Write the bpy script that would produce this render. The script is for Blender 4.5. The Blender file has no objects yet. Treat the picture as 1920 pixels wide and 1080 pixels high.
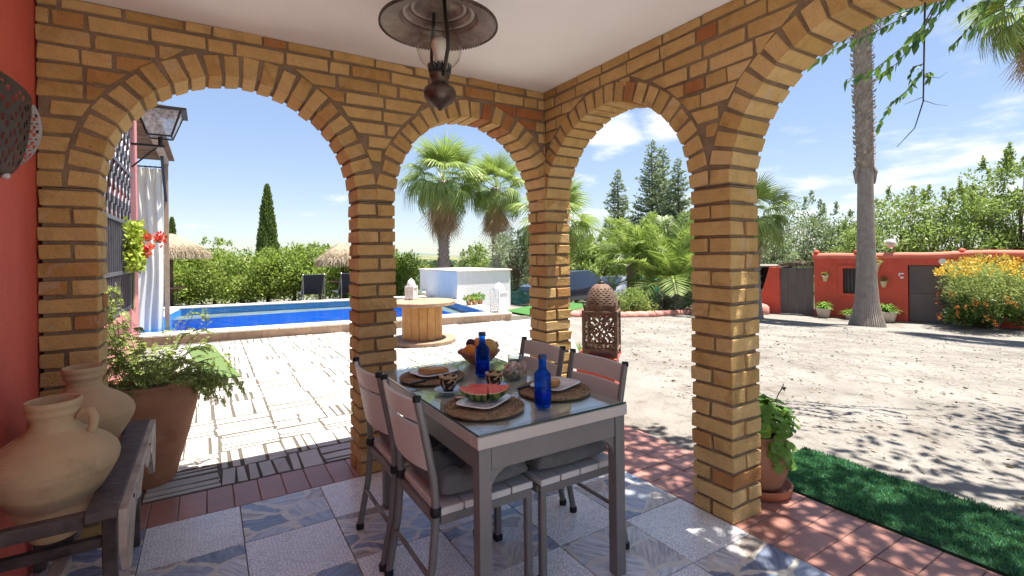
import bpy, bmesh, math, random
import numpy as np
from mathutils import Matrix, Vector, Euler
R = math.radians
random.seed(7); rng = np.random.default_rng(7)
sc = bpy.context.scene
COL = sc.collection

# ------------------------------------------------------------------ camera
cam = bpy.data.cameras.new('camera'); cam_o = bpy.data.objects.new('camera', cam); COL.objects.link(cam_o)
cam.sensor_width = 36; cam.lens = 36*923.67/1920; cam.shift_y = -(540-476.82)/1920
cam.clip_start = .05; cam.clip_end = 6000
YAW = .554; ROLL = -.0113
cam_o.matrix_world = Matrix.Translation((0, 0, 1.3)) @ Matrix.Rotation(-YAW, 4, 'Z') @ Matrix.Rotation(math.pi/2, 4, 'X') @ Matrix.Rotation(ROLL, 4, 'Z')
sc.camera = cam_o

# ------------------------------------------------------------------ light
SUN = Vector((1, -.46, 4)).normalized()
EL = math.asin(SUN.z); AZ = math.atan2(SUN.x, SUN.y)
w = bpy.data.worlds.new('World'); sc.world = w; w.use_nodes = True
nt = w.node_tree; nt.nodes.clear()
def wn(t, **k):
    n = nt.nodes.new(t)
    for a, b in k.items(): setattr(n, a, b)
    return n
sky = wn('ShaderNodeTexSky', sky_type='NISHITA', sun_disc=False, sun_elevation=EL, sun_rotation=AZ, altitude=200, air_density=1.0, dust_density=.35, ozone_density=1.6)
bg = wn('ShaderNodeBackground'); bg.inputs[1].default_value = .084
wo = wn('ShaderNodeOutputWorld'); tc = wn('ShaderNodeTexCoord')
def cloud_mask():
    # cirrus and cumulus: noise on the flattened sky direction, thicker in a few banks
    sep = wn('ShaderNodeSeparateXYZ'); nt.links.new(tc.outputs['Generated'], sep.inputs[0])
    ad = wn('ShaderNodeMath', operation='ADD'); nt.links.new(sep.outputs[2], ad.inputs[0]); ad.inputs[1].default_value = .12
    dv = wn('ShaderNodeVectorMath', operation='DIVIDE'); nt.links.new(tc.outputs['Generated'], dv.inputs[0])
    cmb = wn('ShaderNodeCombineXYZ')
    for i in range(3): nt.links.new(ad.outputs[0], cmb.inputs[i])
    nt.links.new(cmb.outputs[0], dv.inputs[1])
    noi = wn('ShaderNodeTexNoise'); noi.inputs['Scale'].default_value = 1.7; noi.inputs['Detail'].default_value = 9; noi.inputs['Roughness'].default_value = .58
    nt.links.new(dv.outputs[0], noi.inputs['Vector'])
    tot = None
    for d, wid, s in (((.735, .62, .275), .055, .37), ((.66, .70, .235), .055, .26), ((.945, .27, .10), .16, .20), ((.86, .48, .07), .14, .14), ((.60, .79, .07), .09, .2), ((.2, .97, .05), .1, .05), ((-.6, -.5, .4), .3, .2)):
        d = Vector(d).normalized()
        sub = wn('ShaderNodeVectorMath', operation='DISTANCE'); nt.links.new(tc.outputs['Generated'], sub.inputs[0]); sub.inputs[1].default_value = d
        mr = wn('ShaderNodeMapRange', interpolation_type='SMOOTHERSTEP'); nt.links.new(sub.outputs['Value'], mr.inputs[0])
        mr.inputs[1].default_value = wid*2.2; mr.inputs[2].default_value = 0; mr.inputs[3].default_value = 0; mr.inputs[4].default_value = s
        if tot is None: tot = mr.outputs[0]
        else:
            m = wn('ShaderNodeMath', operation='MAXIMUM'); nt.links.new(tot, m.inputs[0]); nt.links.new(mr.outputs[0], m.inputs[1]); tot = m.outputs[0]
    m = wn('ShaderNodeMath', operation='ADD'); nt.links.new(noi.outputs[0], m.inputs[0]); nt.links.new(tot, m.inputs[1])
    mr = wn('ShaderNodeMapRange', interpolation_type='SMOOTHSTEP'); nt.links.new(m.outputs[0], mr.inputs[0])
    mr.inputs[1].default_value = .62; mr.inputs[2].default_value = .90; mr.inputs[4].default_value = .92
    return mr.outputs[0]
# the camera's even exposure of the sky: one gamma over the whole dome
gm_ = wn('ShaderNodeGamma'); gm_.inputs[1].default_value = .42; nt.links.new(sky.outputs[0], gm_.inputs[0])
hs = wn('ShaderNodeHueSaturation'); hs.inputs['Saturation'].default_value = 1.6; hs.inputs['Hue'].default_value = .512; nt.links.new(gm_.outputs[0], hs.inputs['Color'])
mixc = wn('ShaderNodeMix', data_type='RGBA'); nt.links.new(cloud_mask(), mixc.inputs[0]); tn_ = wn('ShaderNodeMix', data_type='RGBA', blend_type='MULTIPLY'); tn_.inputs[0].default_value = 1; tn_.inputs[7].default_value = (.86, .885, .945, 1); nt.links.new(hs.outputs[0], tn_.inputs[6]); nt.links.new(tn_.outputs[2], mixc.inputs[6]); mixc.inputs[7].default_value = (2.45, 2.47, 2.52, 1)
nt.links.new(mixc.outputs[2], bg.inputs[0]); nt.links.new(bg.outputs[0], wo.inputs[0])
sl = bpy.data.lights.new('sun', 'SUN'); sl.energy = 2.3; sl.angle = R(.5); sl.color = (1, .96, .89)
so = bpy.data.objects.new('sun', sl); COL.objects.link(so); so.rotation_euler = SUN.to_track_quat('Z', 'Y').to_euler(); so.location = (5, -5, 12)
sc.view_settings.view_transform = 'Standard'; sc.view_settings.look = 'None'; sc.view_settings.gamma = 1; sc.view_settings.use_curve_mapping = False
sc.view_settings.exposure = 2.62
sc.render.engine = 'CYCLES'
cy = sc.cycles; cy.use_denoising = True; cy.max_bounces = 9; cy.diffuse_bounces = 5; cy.glossy_bounces = 4; cy.transmission_bounces = 8; cy.transparent_max_bounces = 24
cy.caustics_reflective = False; cy.caustics_refractive = False; cy.sample_clamp_indirect = 8

# ------------------------------------------------------------------ pixel helper used while placing far things at a chosen distance
FW = np.array([math.sin(YAW), math.cos(YAW), 0]); RT = np.array([math.cos(YAW), -math.sin(YAW), 0])
def at(px, py, d):
    X = px-960; Y = py-476.82; c, s = math.cos(-ROLL), math.sin(-ROLL)
    x = X*c-Y*s; y = X*s+Y*c
    v = FW + RT*(x/923.67); 
    return Vector((v[0]*d, v[1]*d, 1.3-y/923.67*d))
def gz(x, y):
    return -.03-.085*min(max(0, x-5.6), 12)-.06*min(max(0, y-13.5), 30)
def gat(px, d, py=560):
    p = at(px, py, d); p.z = gz(p.x, p.y); return p

# ------------------------------------------------------------------ materials
MATS = {}
def nodes(m):
    m.use_nodes = True; t = m.node_tree; t.nodes.clear(); return t
def L(t, a, b): t.links.new(a, b)
def N(t, ty, ins=None, **k):
    n = t.nodes.new(ty)
    for a, b in k.items(): setattr(n, a, b)
    for a, b in (ins or {}).items(): n.inputs[a].default_value = b
    return n
def c4(c): return (c[0], c[1], c[2], 1)
def coords(t, rnd=True, kind='Object'):
    c = N(t, 'ShaderNodeTexCoord'); o = c.outputs[kind]
    if rnd:
        oi = N(t, 'ShaderNodeObjectInfo'); m = N(t, 'ShaderNodeMath', {1: 37.0}, operation='MULTIPLY'); L(t, oi.outputs['Random'], m.inputs[0])
        a = N(t, 'ShaderNodeVectorMath', operation='ADD'); L(t, o, a.inputs[0]); L(t, m.outputs[0], a.inputs[1]); o = a.outputs[0]
    return o
def ramp(t, fac, stops):
    r = N(t, 'ShaderNodeValToRGB'); e = r.color_ramp.elements
    while len(e) < len(stops): e.new(.5)
    for i, (p, c) in enumerate(stops): e[i].position = p; e[i].color = c4(c)
    L(t, fac, r.inputs[0]); return r.outputs[0]
def mix(t, fac, a, b, bt='MIX'):
    m = N(t, 'ShaderNodeMix', data_type='RGBA', blend_type=bt)
    for sock, v in ((0, fac), (6, a), (7, b)):
        if hasattr(v, 'is_linked'): L(t, v, m.inputs[sock])
        else: m.inputs[sock].default_value = v if sock == 0 else c4(v)
    return m.outputs[2]
def noise(t, vec, scale, detail=4, rough=.55, dist=0):
    n = N(t, 'ShaderNodeTexNoise', {'Scale': scale, 'Detail': detail, 'Roughness': rough, 'Distortion': dist}); L(t, vec, n.inputs['Vector']); return n.outputs[0]
def finish(t, col, rough=.7, spec=.4, metal=0, bump=None, bstr=.3, bdist=.01, coat=0, extra=None):
    p = N(t, 'ShaderNodeBsdfPrincipled', {'Roughness': rough if not hasattr(rough, 'is_linked') else .5, 'Metallic': metal, 'Specular IOR Level': spec, 'Coat Weight': coat, 'Coat Roughness': .08})
    if hasattr(rough, 'is_linked'): L(t, rough, p.inputs['Roughness'])
    if hasattr(col, 'is_linked'): L(t, col, p.inputs['Base Color'])
    else: p.inputs['Base Color'].default_value = c4(col)
    if bump is not None:
        b = N(t, 'ShaderNodeBump', {'Strength': bstr, 'Distance': bdist}); L(t, bump, b.inputs['Height']); L(t, b.outputs[0], p.inputs['Normal'])
    for a, b in (extra or {}).items(): p.inputs[a].default_value = b
    o = N(t, 'ShaderNodeOutputMaterial'); L(t, p.outputs[0], o.inputs[0]); return p
def mat(name, c1, c2=None, scale=6, rough=.7, spec=.35, metal=0, bump=0, bscale=None, coat=0, rnd=.0, detail=5):
    if name in MATS: return MATS[name]
    m = bpy.data.materials.new(name); t = nodes(m); v = coords(t)
    c2 = c2 or tuple(x*.82 for x in c1)
    n = noise(t, v, scale, detail)
    col = ramp(t, n, ((.3, c1), (.72, c2)))
    if rnd:
        oi = N(t, 'ShaderNodeObjectInfo'); h = N(t, 'ShaderNodeHueSaturation'); mr = N(t, 'ShaderNodeMapRange', {3: 1-rnd, 4: 1+rnd}); L(t, oi.outputs['Random'], mr.inputs[0]); L(t, mr.outputs[0], h.inputs['Value']); L(t, col, h.inputs['Color']); col = h.outputs[0]
    b = noise(t, v, bscale or scale*6, 4) if bump else None
    finish(t, col, rough, spec, metal, b, bump, coat=coat); MATS[name] = m; return m
def leaf_mat(name, dark, light, tr=.35, rough=.5):
    if name in MATS: return MATS[name]
    m = bpy.data.materials.new(name); t = nodes(m)
    g = N(t, 'ShaderNodeNewGeometry'); col = ramp(t, g.outputs['Random Per Island'], ((0, dark), (.55, tuple((a+b)/2 for a, b in zip(dark, light))), (1, light)))
    p = N(t, 'ShaderNodeBsdfPrincipled', {'Roughness': rough, 'Specular IOR Level': .35}); L(t, col, p.inputs['Base Color'])
    tl = N(t, 'ShaderNodeBsdfTranslucent'); c2 = mix(t, .35, col, (.35, .5, .05)); L(t, c2, tl.inputs[0])
    ms = N(t, 'ShaderNodeMixShader', {0: tr}); L(t, p.outputs[0], ms.inputs[1]); L(t, tl.outputs[0], ms.inputs[2])
    o = N(t, 'ShaderNodeOutputMaterial'); L(t, ms.outputs[0], o.inputs[0]); MATS[name] = m; return m
def glass_mat(name, tint, refl=1.0, ior=1.45, rough=0.02, frost=0):
    if name in MATS: return MATS[name]
    m = bpy.data.materials.new(name); t = nodes(m)
    lw = N(t, 'ShaderNodeLayerWeight', {0: .5}); pw = N(t, 'ShaderNodeMath', {1: 4.0}, operation='POWER'); L(t, lw.outputs['Facing'], pw.inputs[0]); f = N(t, 'ShaderNodeMath', {1: .75*refl, 2: .045}, operation='MULTIPLY_ADD'); L(t, pw.outputs[0], f.inputs[0]); tr = N(t, 'ShaderNodeBsdfTransparent', {0: c4(tint)}); g = N(t, 'ShaderNodeBsdfGlossy', {'Roughness': rough})
    ms = N(t, 'ShaderNodeMixShader'); L(t, f.outputs[0], ms.inputs[0]); L(t, tr.outputs[0], ms.inputs[1]); L(t, g.outputs[0], ms.inputs[2])
    out = ms.outputs[0]
    if frost:
        d = N(t, 'ShaderNodeBsdfDiffuse', {0: (.75, .78, .8, 1)}); v = coords(t); n = noise(t, v, 30, 3); mr = N(t, 'ShaderNodeMapRange', {1: .35, 2: .7, 3: frost*.3, 4: frost}); L(t, n, mr.inputs[0])
        m2 = N(t, 'ShaderNodeMixShader'); L(t, mr.outputs[0], m2.inputs[0]); L(t, out, m2.inputs[1]); L(t, d.outputs[0], m2.inputs[2]); out = m2.outputs[0]
    o = N(t, 'ShaderNodeOutputMaterial'); L(t, out, o.inputs[0]); MATS[name] = m; return m

def wall_paint(name, c1, c2, bs=35, stk=.55):
    m = bpy.data.materials.new(name); t = nodes(m); v = coords(t); n = noise(t, v, 2.5, 6, .65); col = ramp(t, n, ((.3, c1), (.72, c2)))
    mp = N(t, 'ShaderNodeMapping'); mp.inputs['Scale'].default_value = (5, 5, .45); L(t, v, mp.inputs[0]); st = noise(t, mp.outputs[0], 2.2, 6, .7); col = mix(t, stk, col, ramp(t, st, ((.36, (.66, .62, .60)), (.52, (1, 1, 1)), (.72, (1.12, 1.1, 1.1)))), 'MULTIPLY')
    f = noise(t, v, 26, 5, .7); col = mix(t, .4, col, ramp(t, f, ((.33, (.7, .66, .64)), (.44, (1, 1, 1)))), 'MULTIPLY')
    finish(t, col, .7, .3, 0, noise(t, v, bs, 5, .6), .3, .01); MATS[name] = m; return m
def clay_mat(name, c1, c2, rings=1.0):
    m = bpy.data.materials.new(name); t = nodes(m); v = coords(t); n = noise(t, v, 6, 6, .65); col = ramp(t, n, ((.3, c1), (.7, c2)))
    wv = N(t, 'ShaderNodeTexWave', {'Scale': 105, 'Distortion': 1.6, 'Detail': 2, 'Detail Scale': .6}, bands_direction='Z'); L(t, v, wv.inputs['Vector'])
    col = mix(t, .22*rings, col, ramp(t, wv.outputs[0], ((.1, (.62, .58, .54)), (.6, (1.08, 1.07, 1.05)))), 'MULTIPLY')
    bl = noise(t, v, 3.2, 6, .7, .6); sr = ramp(t, bl, ((.56, (0, 0, 0)), (.74, (1, 1, 1)))); sf = N(t, 'ShaderNodeMath', {1: .4}, operation='MULTIPLY'); L(t, sr, sf.inputs[0]); col = mix(t, sf.outputs[0], col, (.62, .54, .45))
    dk = noise(t, v, 5, 5, .7); col = mix(t, .7, col, ramp(t, dk, ((.28, (.62, .58, .55)), (.44, (1, 1, 1)))), 'MULTIPLY')
    ad = N(t, 'ShaderNodeMath', {1: .5*rings}, operation='MULTIPLY'); L(t, wv.outputs[0], ad.inputs[0]); a2 = N(t, 'ShaderNodeMath', operation='ADD'); L(t, ad.outputs[0], a2.inputs[0]); L(t, noise(t, v, 60, 4), a2.inputs[1])
    finish(t, col, .86, .18, 0, a2.outputs[0], .5, .006); MATS[name] = m; return m
def make_brick():
    m = bpy.data.materials.new('ochre_brick'); t = nodes(m); v = coords(t)
    oi = N(t, 'ShaderNodeObjectInfo')
    base = ramp(t, oi.outputs['Random'], ((0, (.50, .315, .115)), (.3, (.59, .385, .15)), (.6, (.64, .435, .19)), (.90, (.52, .325, .115)), (.965, (.46, .235, .085)), (1, (.39, .14, .055))))
    n = noise(t, v, 14, 6, .6); c = mix(t, n, (.45, .42, .40), (1.25, 1.22, 1.18)); col = mix(t, .55, base, c, 'MULTIPLY')
    n2 = noise(t, v, 120, 2, .7); r2 = ramp(t, n2, ((.30, (.25, .16, .1)), (.38, (1, 1, 1)))); col = mix(t, .55, col, r2, 'MULTIPLY')
    sm_ = noise(t, v, 7, 6, .7, 1.5); sr = ramp(t, sm_, ((.56, (0, 0, 0)), (.66, (1, 1, 1)))); sf = N(t, 'ShaderNodeMath', {1: .42}, operation='MULTIPLY'); L(t, sr, sf.inputs[0]); col = mix(t, sf.outputs[0], col, (.50, .42, .32))
    dk = noise(t, v, 4.5, 5, .65, .8); dr = ramp(t, dk, ((.28, (.62, .55, .48)), (.46, (1, 1, 1)))); col = mix(t, .8, col, dr, 'MULTIPLY')
    b1 = noise(t, v, 70, 6, .7); b2 = noise(t, v, 18, 3, .5); bm_ = N(t, 'ShaderNodeMath', operation='ADD'); L(t, b1, bm_.inputs[0]); L(t, b2, bm_.inputs[1])
    finish(t, col, .88, .2, 0, bm_.outputs[0], .85, .008); return m
BRICK = make_brick()
MORTAR = mat('mortar', (.27, .195, .13), (.18, .13, .085), 9, .95, .1, bump=.8, bscale=70)
PLASTER = mat('ceiling_plaster', (.92, .91, .885), (.87, .86, .835), 2.5, .9, .15, bump=.25, bscale=14)
RED = wall_paint('red_paint', (.66, .125, .085), (.58, .10, .068), 35, .12)
PINK = wall_paint('pink_outer_wall', (.62, .25, .245), (.54, .20, .20))  # house wall beyond the arcade, pinker than its red inner stretch
TERRA = mat('terracotta_tile', (.39, .185, .14), (.31, .14, .105), 7, .42, .45, bump=.12, bscale=40, rnd=.14)
GROUT = mat('tile_grout', (.20, .17, .14), (.14, .12, .10), 12, .95, .1)
GRAVELGROUT = mat('paving_grout', (.125, .11, .09), (.085, .075, .06), 8, .95, .1, bump=.6)
PAVE = mat('white_paving_stone', (.48, .46, .42), (.38, .36, .325), 5, .72, .25, bump=.25, bscale=50, rnd=.13)
METAL = mat('grey_brown_metal', (.165, .152, .142), (.14, .13, .12), 10, .42, .5, bump=.03)
BLACK = mat('black_rubber', (.012, .012, .013), None, 10, .6)
TAUPE = mat('taupe_slat', (.60, .555, .51), (.55, .505, .465), 4, .5, .4, bump=.05)
TABLETOP = mat('table_panel', (.72, .68, .62), (.68, .64, .58), 4, .35, .45)
CUSHION = mat('grey_cushion_cloth', (.15, .148, .145), (.11, .108, .106), 30, .92, .1, bump=.4, bscale=260)
WOODDK = mat('dark_old_wood', (.115, .09, .08), (.045, .034, .03), 14, .6, .3, bump=.5, bscale=40)
WOODGREY = mat('weathered_board', (.50, .44, .37), (.24, .19, .155), 10, .7, .25, bump=.5)
RUST = mat('rusty_iron', (.23, .145, .10), (.12, .078, .058), 18, .75, .3, metal=.25, bump=.4, bscale=90)
DARKIRON = mat('dark_iron', (.03, .027, .026), (.018, .016, .016), 10, .5, .5, metal=.3)
BRONZE = mat('aged_bronze', (.12, .085, .066), (.06, .042, .034), 20, .38, .5, metal=.7, bump=.15)
WHITEPAINT = wall_paint('white_paint', (.80, .80, .78), (.74, .74, .72), 35, .12)
WHITEMETAL = mat('white_lantern_metal', (.82, .82, .80), None, 8, .5)
CLAY = clay_mat('pale_clay', (.56, .415, .245), (.46, .33, .185))
POTTERRA = clay_mat('pot_terracotta', (.49, .255, .15), (.40, .19, .105), .55)
CERAMIC = mat('white_ceramic', (.80, .79, .77), None, 6, .15, .5)
THATCH = mat('thatch', (.40, .32, .23), (.24, .18, .12), 22, .95, .1, bump=.9, bscale=60)
BARK = mat('palm_bark', (.36, .30, .25), (.20, .155, .125), 7, .95, .1, bump=.8, bscale=30)
TRUNK = mat('tree_bark', (.16, .12, .085), (.08, .06, .045), 9, .95, .1, bump=.8)
DEADLEAF = leaf_mat('dead_palm_leaf', (.30, .19, .10), (.52, .36, .21), .2, .7)
FANLEAF = leaf_mat('fan_palm_leaf', (.11, .17, .03), (.38, .46, .15), .35, .42)
PINLEAF = leaf_mat('feather_palm_leaf', (.10, .16, .03), (.36, .43, .13), .35, .42)
CITRUS = leaf_mat('citrus_leaf', (.10, .155, .02), (.37, .45, .10), .4)
BROAD = leaf_mat('broad_leaf', (.085, .14, .025), (.36, .43, .14), .4)
GREYLEAF = leaf_mat('greygreen_leaf', (.11, .15, .08), (.36, .41, .27), .3, .6)
FIRLEAF = leaf_mat('fir_needles', (.11, .15, .085), (.40, .45, .29), .2, .65)
CYPLEAF = leaf_mat('cypress_leaf', (.05, .085, .02), (.20, .26, .07), .2, .7)
GERAN = leaf_mat('geranium_leaf', (.08, .19, .02), (.28, .48, .08), .4)
FERN = leaf_mat('fern_leaf', (.14, .21, .045), (.48, .54, .18), .45)
YELFL = leaf_mat('yellow_flower', (.70, .36, .03), (.85, .58, .08), .3)
ORFL = leaf_mat('orange_flower', (.62, .09, .02), (.75, .26, .04), .3)
REDFL = leaf_mat('red_flower', (.55, .02, .02), (.72, .06, .06), .3)
FEATHER = leaf_mat('feathery_leaf', (.20, .27, .08), (.46, .50, .20), .45)
TURF = leaf_mat('artificial_turf', (.03, .15, .065), (.09, .30, .14), .2, .55)
MATGREEN = mat('light_green_mat', (.13, .19, .07), (.10, .15, .05), 60, .9, .1, bump=.6, bscale=300)

# ------------------------------------------------------------------ mesh helpers
class MB:
    def __init__(s): s.v = []; s.f = []
    def add(s, vs, fs):
        o = len(s.v); s.v += [tuple(v) for v in vs]; s.f += [tuple(i+o for i in f) for f in fs]; return s
    def hexa(s, p):  # 8 corners: bottom 0-3, top 4-7
        return s.add(p, [(0, 3, 2, 1), (4, 5, 6, 7), (0, 1, 5, 4), (1, 2, 6, 5), (2, 3, 7, 6), (3, 0, 4, 7)])
    def box(s, x0, x1, y0, y1, z0, z1, m=None):
        p = [(x0, y0, z0), (x1, y0, z0), (x1, y1, z0), (x0, y1, z0), (x0, y0, z1), (x1, y0, z1), (x1, y1, z1), (x0, y1, z1)]
        if m: p = [m @ Vector(q) for q in p]
        return s.hexa(p)
    def beam(s, a, b, wx, wz, up=(0, 0, 1)):
        a, b = Vector(a), Vector(b); d = (b-a).normalized(); u = Vector(up)
        if abs(d.dot(u)) > .98: u = Vector((0, 1, 0))
        r = d.cross(u).normalized()*wx/2; u = r.cross(d).normalized()*wz/2
        return s.hexa([a-r-u, a+r-u, b+r-u, b-r-u, a-r+u, a+r+u, b+r+u, b-r+u])
    def tube(s, pts, rad, n=8, cap=True, flat=1.0):
        pts = [Vector(p) for p in pts]; rad = rad if hasattr(rad, '__len__') else [rad]*len(pts)
        vs = []; fs = []; prev = None
        for i, p in enumerate(pts):
            d = (pts[min(i+1, len(pts)-1)]-pts[max(i-1, 0)])
            d = d.normalized() if d.length > 1e-9 else Vector((0, 0, 1))
            if prev is None: r = d.orthogonal().normalized()
            else: r = (prev-d*prev.dot(d)); r = r.normalized() if r.length > 1e-6 else d.orthogonal().normalized()
            prev = r; q = d.cross(r)
            for k in range(n):
                a = 2*math.pi*k/n; vs.append(p+(r*math.cos(a)+q*math.sin(a)*flat)*rad[i])
        for i in range(len(pts)-1):
            for k in range(n): fs.append((i*n+k, i*n+(k+1) % n, (i+1)*n+(k+1) % n, (i+1)*n+k))
        if cap: fs.append(tuple(range(n-1, -1, -1))); fs.append(tuple((len(pts)-1)*n+k for k in range(n)))
        return s.add(vs, fs)
    def lathe(s, prof, n=32, c=(0, 0, 0), a0=0, a1=2*math.pi, m=None, sx=1, sy=1):
        full = abs(a1-a0-2*math.pi) < 1e-6; k = n if full else n+1; vs = []; fs = []
        for r, z in prof:
            for i in range(k):
                a = a0+(a1-a0)*i/n; p = Vector((c[0]+r*math.cos(a)*sx, c[1]+r*math.sin(a)*sy, c[2]+z)); vs.append(m @ p if m else p)
        for j in range(len(prof)-1):
            for i in range(n):
                i2 = (i+1) % k; fs.append((j*k+i, j*k+i2, (j+1)*k+i2, (j+1)*k+i))
        return s.add(vs, fs)
    def mesh(s, name, smooth=False, bevel=0, seg=1, doubles=0):
        me = bpy.data.meshes.new(name); me.from_pydata(s.v, [], s.f); 
        if bevel or doubles:
            bm = bmesh.new(); bm.from_mesh(me)
            if doubles: bmesh.ops.remove_doubles(bm, verts=bm.verts, dist=doubles)
            if bevel: bmesh.ops.bevel(bm, geom=list(bm.edges), offset=bevel, segments=seg, affect='EDGES', profile=.6)
            bm.to_mesh(me); bm.free()
        if smooth: me.shade_smooth()
        return me
    def build(s, name, m, parent=None, smooth=False, bevel=0, seg=1, loc=None, rot=None, doubles=0, angle=None):
        me = s.mesh(name, smooth and not angle, bevel, seg, doubles)
        if angle: me.shade_smooth(); me.set_sharp_from_angle(angle=R(angle))
        return obj(name, me, m, parent, loc, rot)
def obj(name, me, m, parent=None, loc=None, rot=None):
    o = bpy.data.objects.new(name, me); COL.objects.link(o)
    if m is not None and len(me.materials) == 0: me.materials.append(m)
    if parent is not None: o.parent = parent
    if loc is not None: o.location = loc
    if rot is not None: o.rotation_euler = rot
    return o
def tag(o, label=None, cat=None, group=None, kind=None):
    if label: o['label'] = label
    if cat: o['category'] = cat
    if group: o['group'] = group
    if kind: o['kind'] = kind
    return o
def thing(name, label, cat, loc=(0, 0, 0), rz=0, group=None):
    o = bpy.data.objects.new(name, None); COL.objects.link(o); o.location = loc; o.rotation_euler = (0, 0, rz); o.empty_display_size = .1
    return tag(o, label, cat, group)
def leafmesh(name, P, D, size, ratio=.5, fold=.25):
    # P positions, D unit directions, size lengths: one 4-vertex leaf each
    n = len(P); P = np.asarray(P, float); D = np.asarray(D, float); D /= np.linalg.norm(D, axis=1)[:, None]+1e-9
    size = np.broadcast_to(size, (n,)); q = rng.normal(size=(n, 3)); S = np.cross(D, q); S /= np.linalg.norm(S, axis=1)[:, None]+1e-9
    U = np.cross(S, D); L_ = size[:, None]; W = L_*ratio*.5
    V = np.empty((n, 4, 3)); V[:, 0] = P; V[:, 1] = P+D*L_*.45+S*W+U*W*fold; V[:, 2] = P+D*L_; V[:, 3] = P+D*L_*.45-S*W+U*W*fold
    return quads(name, V.reshape(-1, 3))
def leafmesh6(name, P, D, size, ratio=.5, fold=.2):
    n = len(P); P = np.asarray(P, float); D = np.asarray(D, float); D /= np.linalg.norm(D, axis=1)[:, None]; q = rng.normal(size=(n, 3)); S = np.cross(D, q); S /= np.linalg.norm(S, axis=1)[:, None]; U = np.cross(S, D); V = []; F = []
    for k in range(n):
        w_ = size[k]*ratio*.5; rows = ((.0, .04), (.2, .75), (.42, 1.0), (.7, .62), (.9, .18)); b = len(V); cen = []
        for i, (l, w2) in enumerate(rows):
            c = P[k]+D[k]*size[k]*l-U[k]*size[k]*.12*l*l; V += [c+S[k]*w_*w2+U[k]*w_*w2*fold, c, c-S[k]*w_*w2+U[k]*w_*w2*fold]
            if i: o = b+3*(i-1); F += [(o, o+1, o+4, o+3), (o+1, o+2, o+5, o+4)]
        V.append(P[k]+D[k]*size[k]-U[k]*size[k]*.12); o = b+12; F += [(o, o+1, o+3), (o+1, o+2, o+3)]
    me = bpy.data.meshes.new(name); me.from_pydata([tuple(v) for v in V], [], F); me.shade_smooth(); return me
def quads(name, V):
    n = len(V)//4; me = bpy.data.meshes.new(name); me.vertices.add(4*n); me.vertices.foreach_set('co', np.ascontiguousarray(V, dtype=np.float32).ravel())
    me.loops.add(4*n); me.loops.foreach_set('vertex_index', np.arange(4*n, dtype=np.int32)); me.polygons.add(n)
    me.polygons.foreach_set('loop_start', np.arange(0, 4*n, 4, dtype=np.int32)); me.update(); me.validate(); return me
def ball_dirs(n):
    d = rng.normal(size=(n, 3)); return d/np.linalg.norm(d, axis=1)[:, None]

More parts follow.
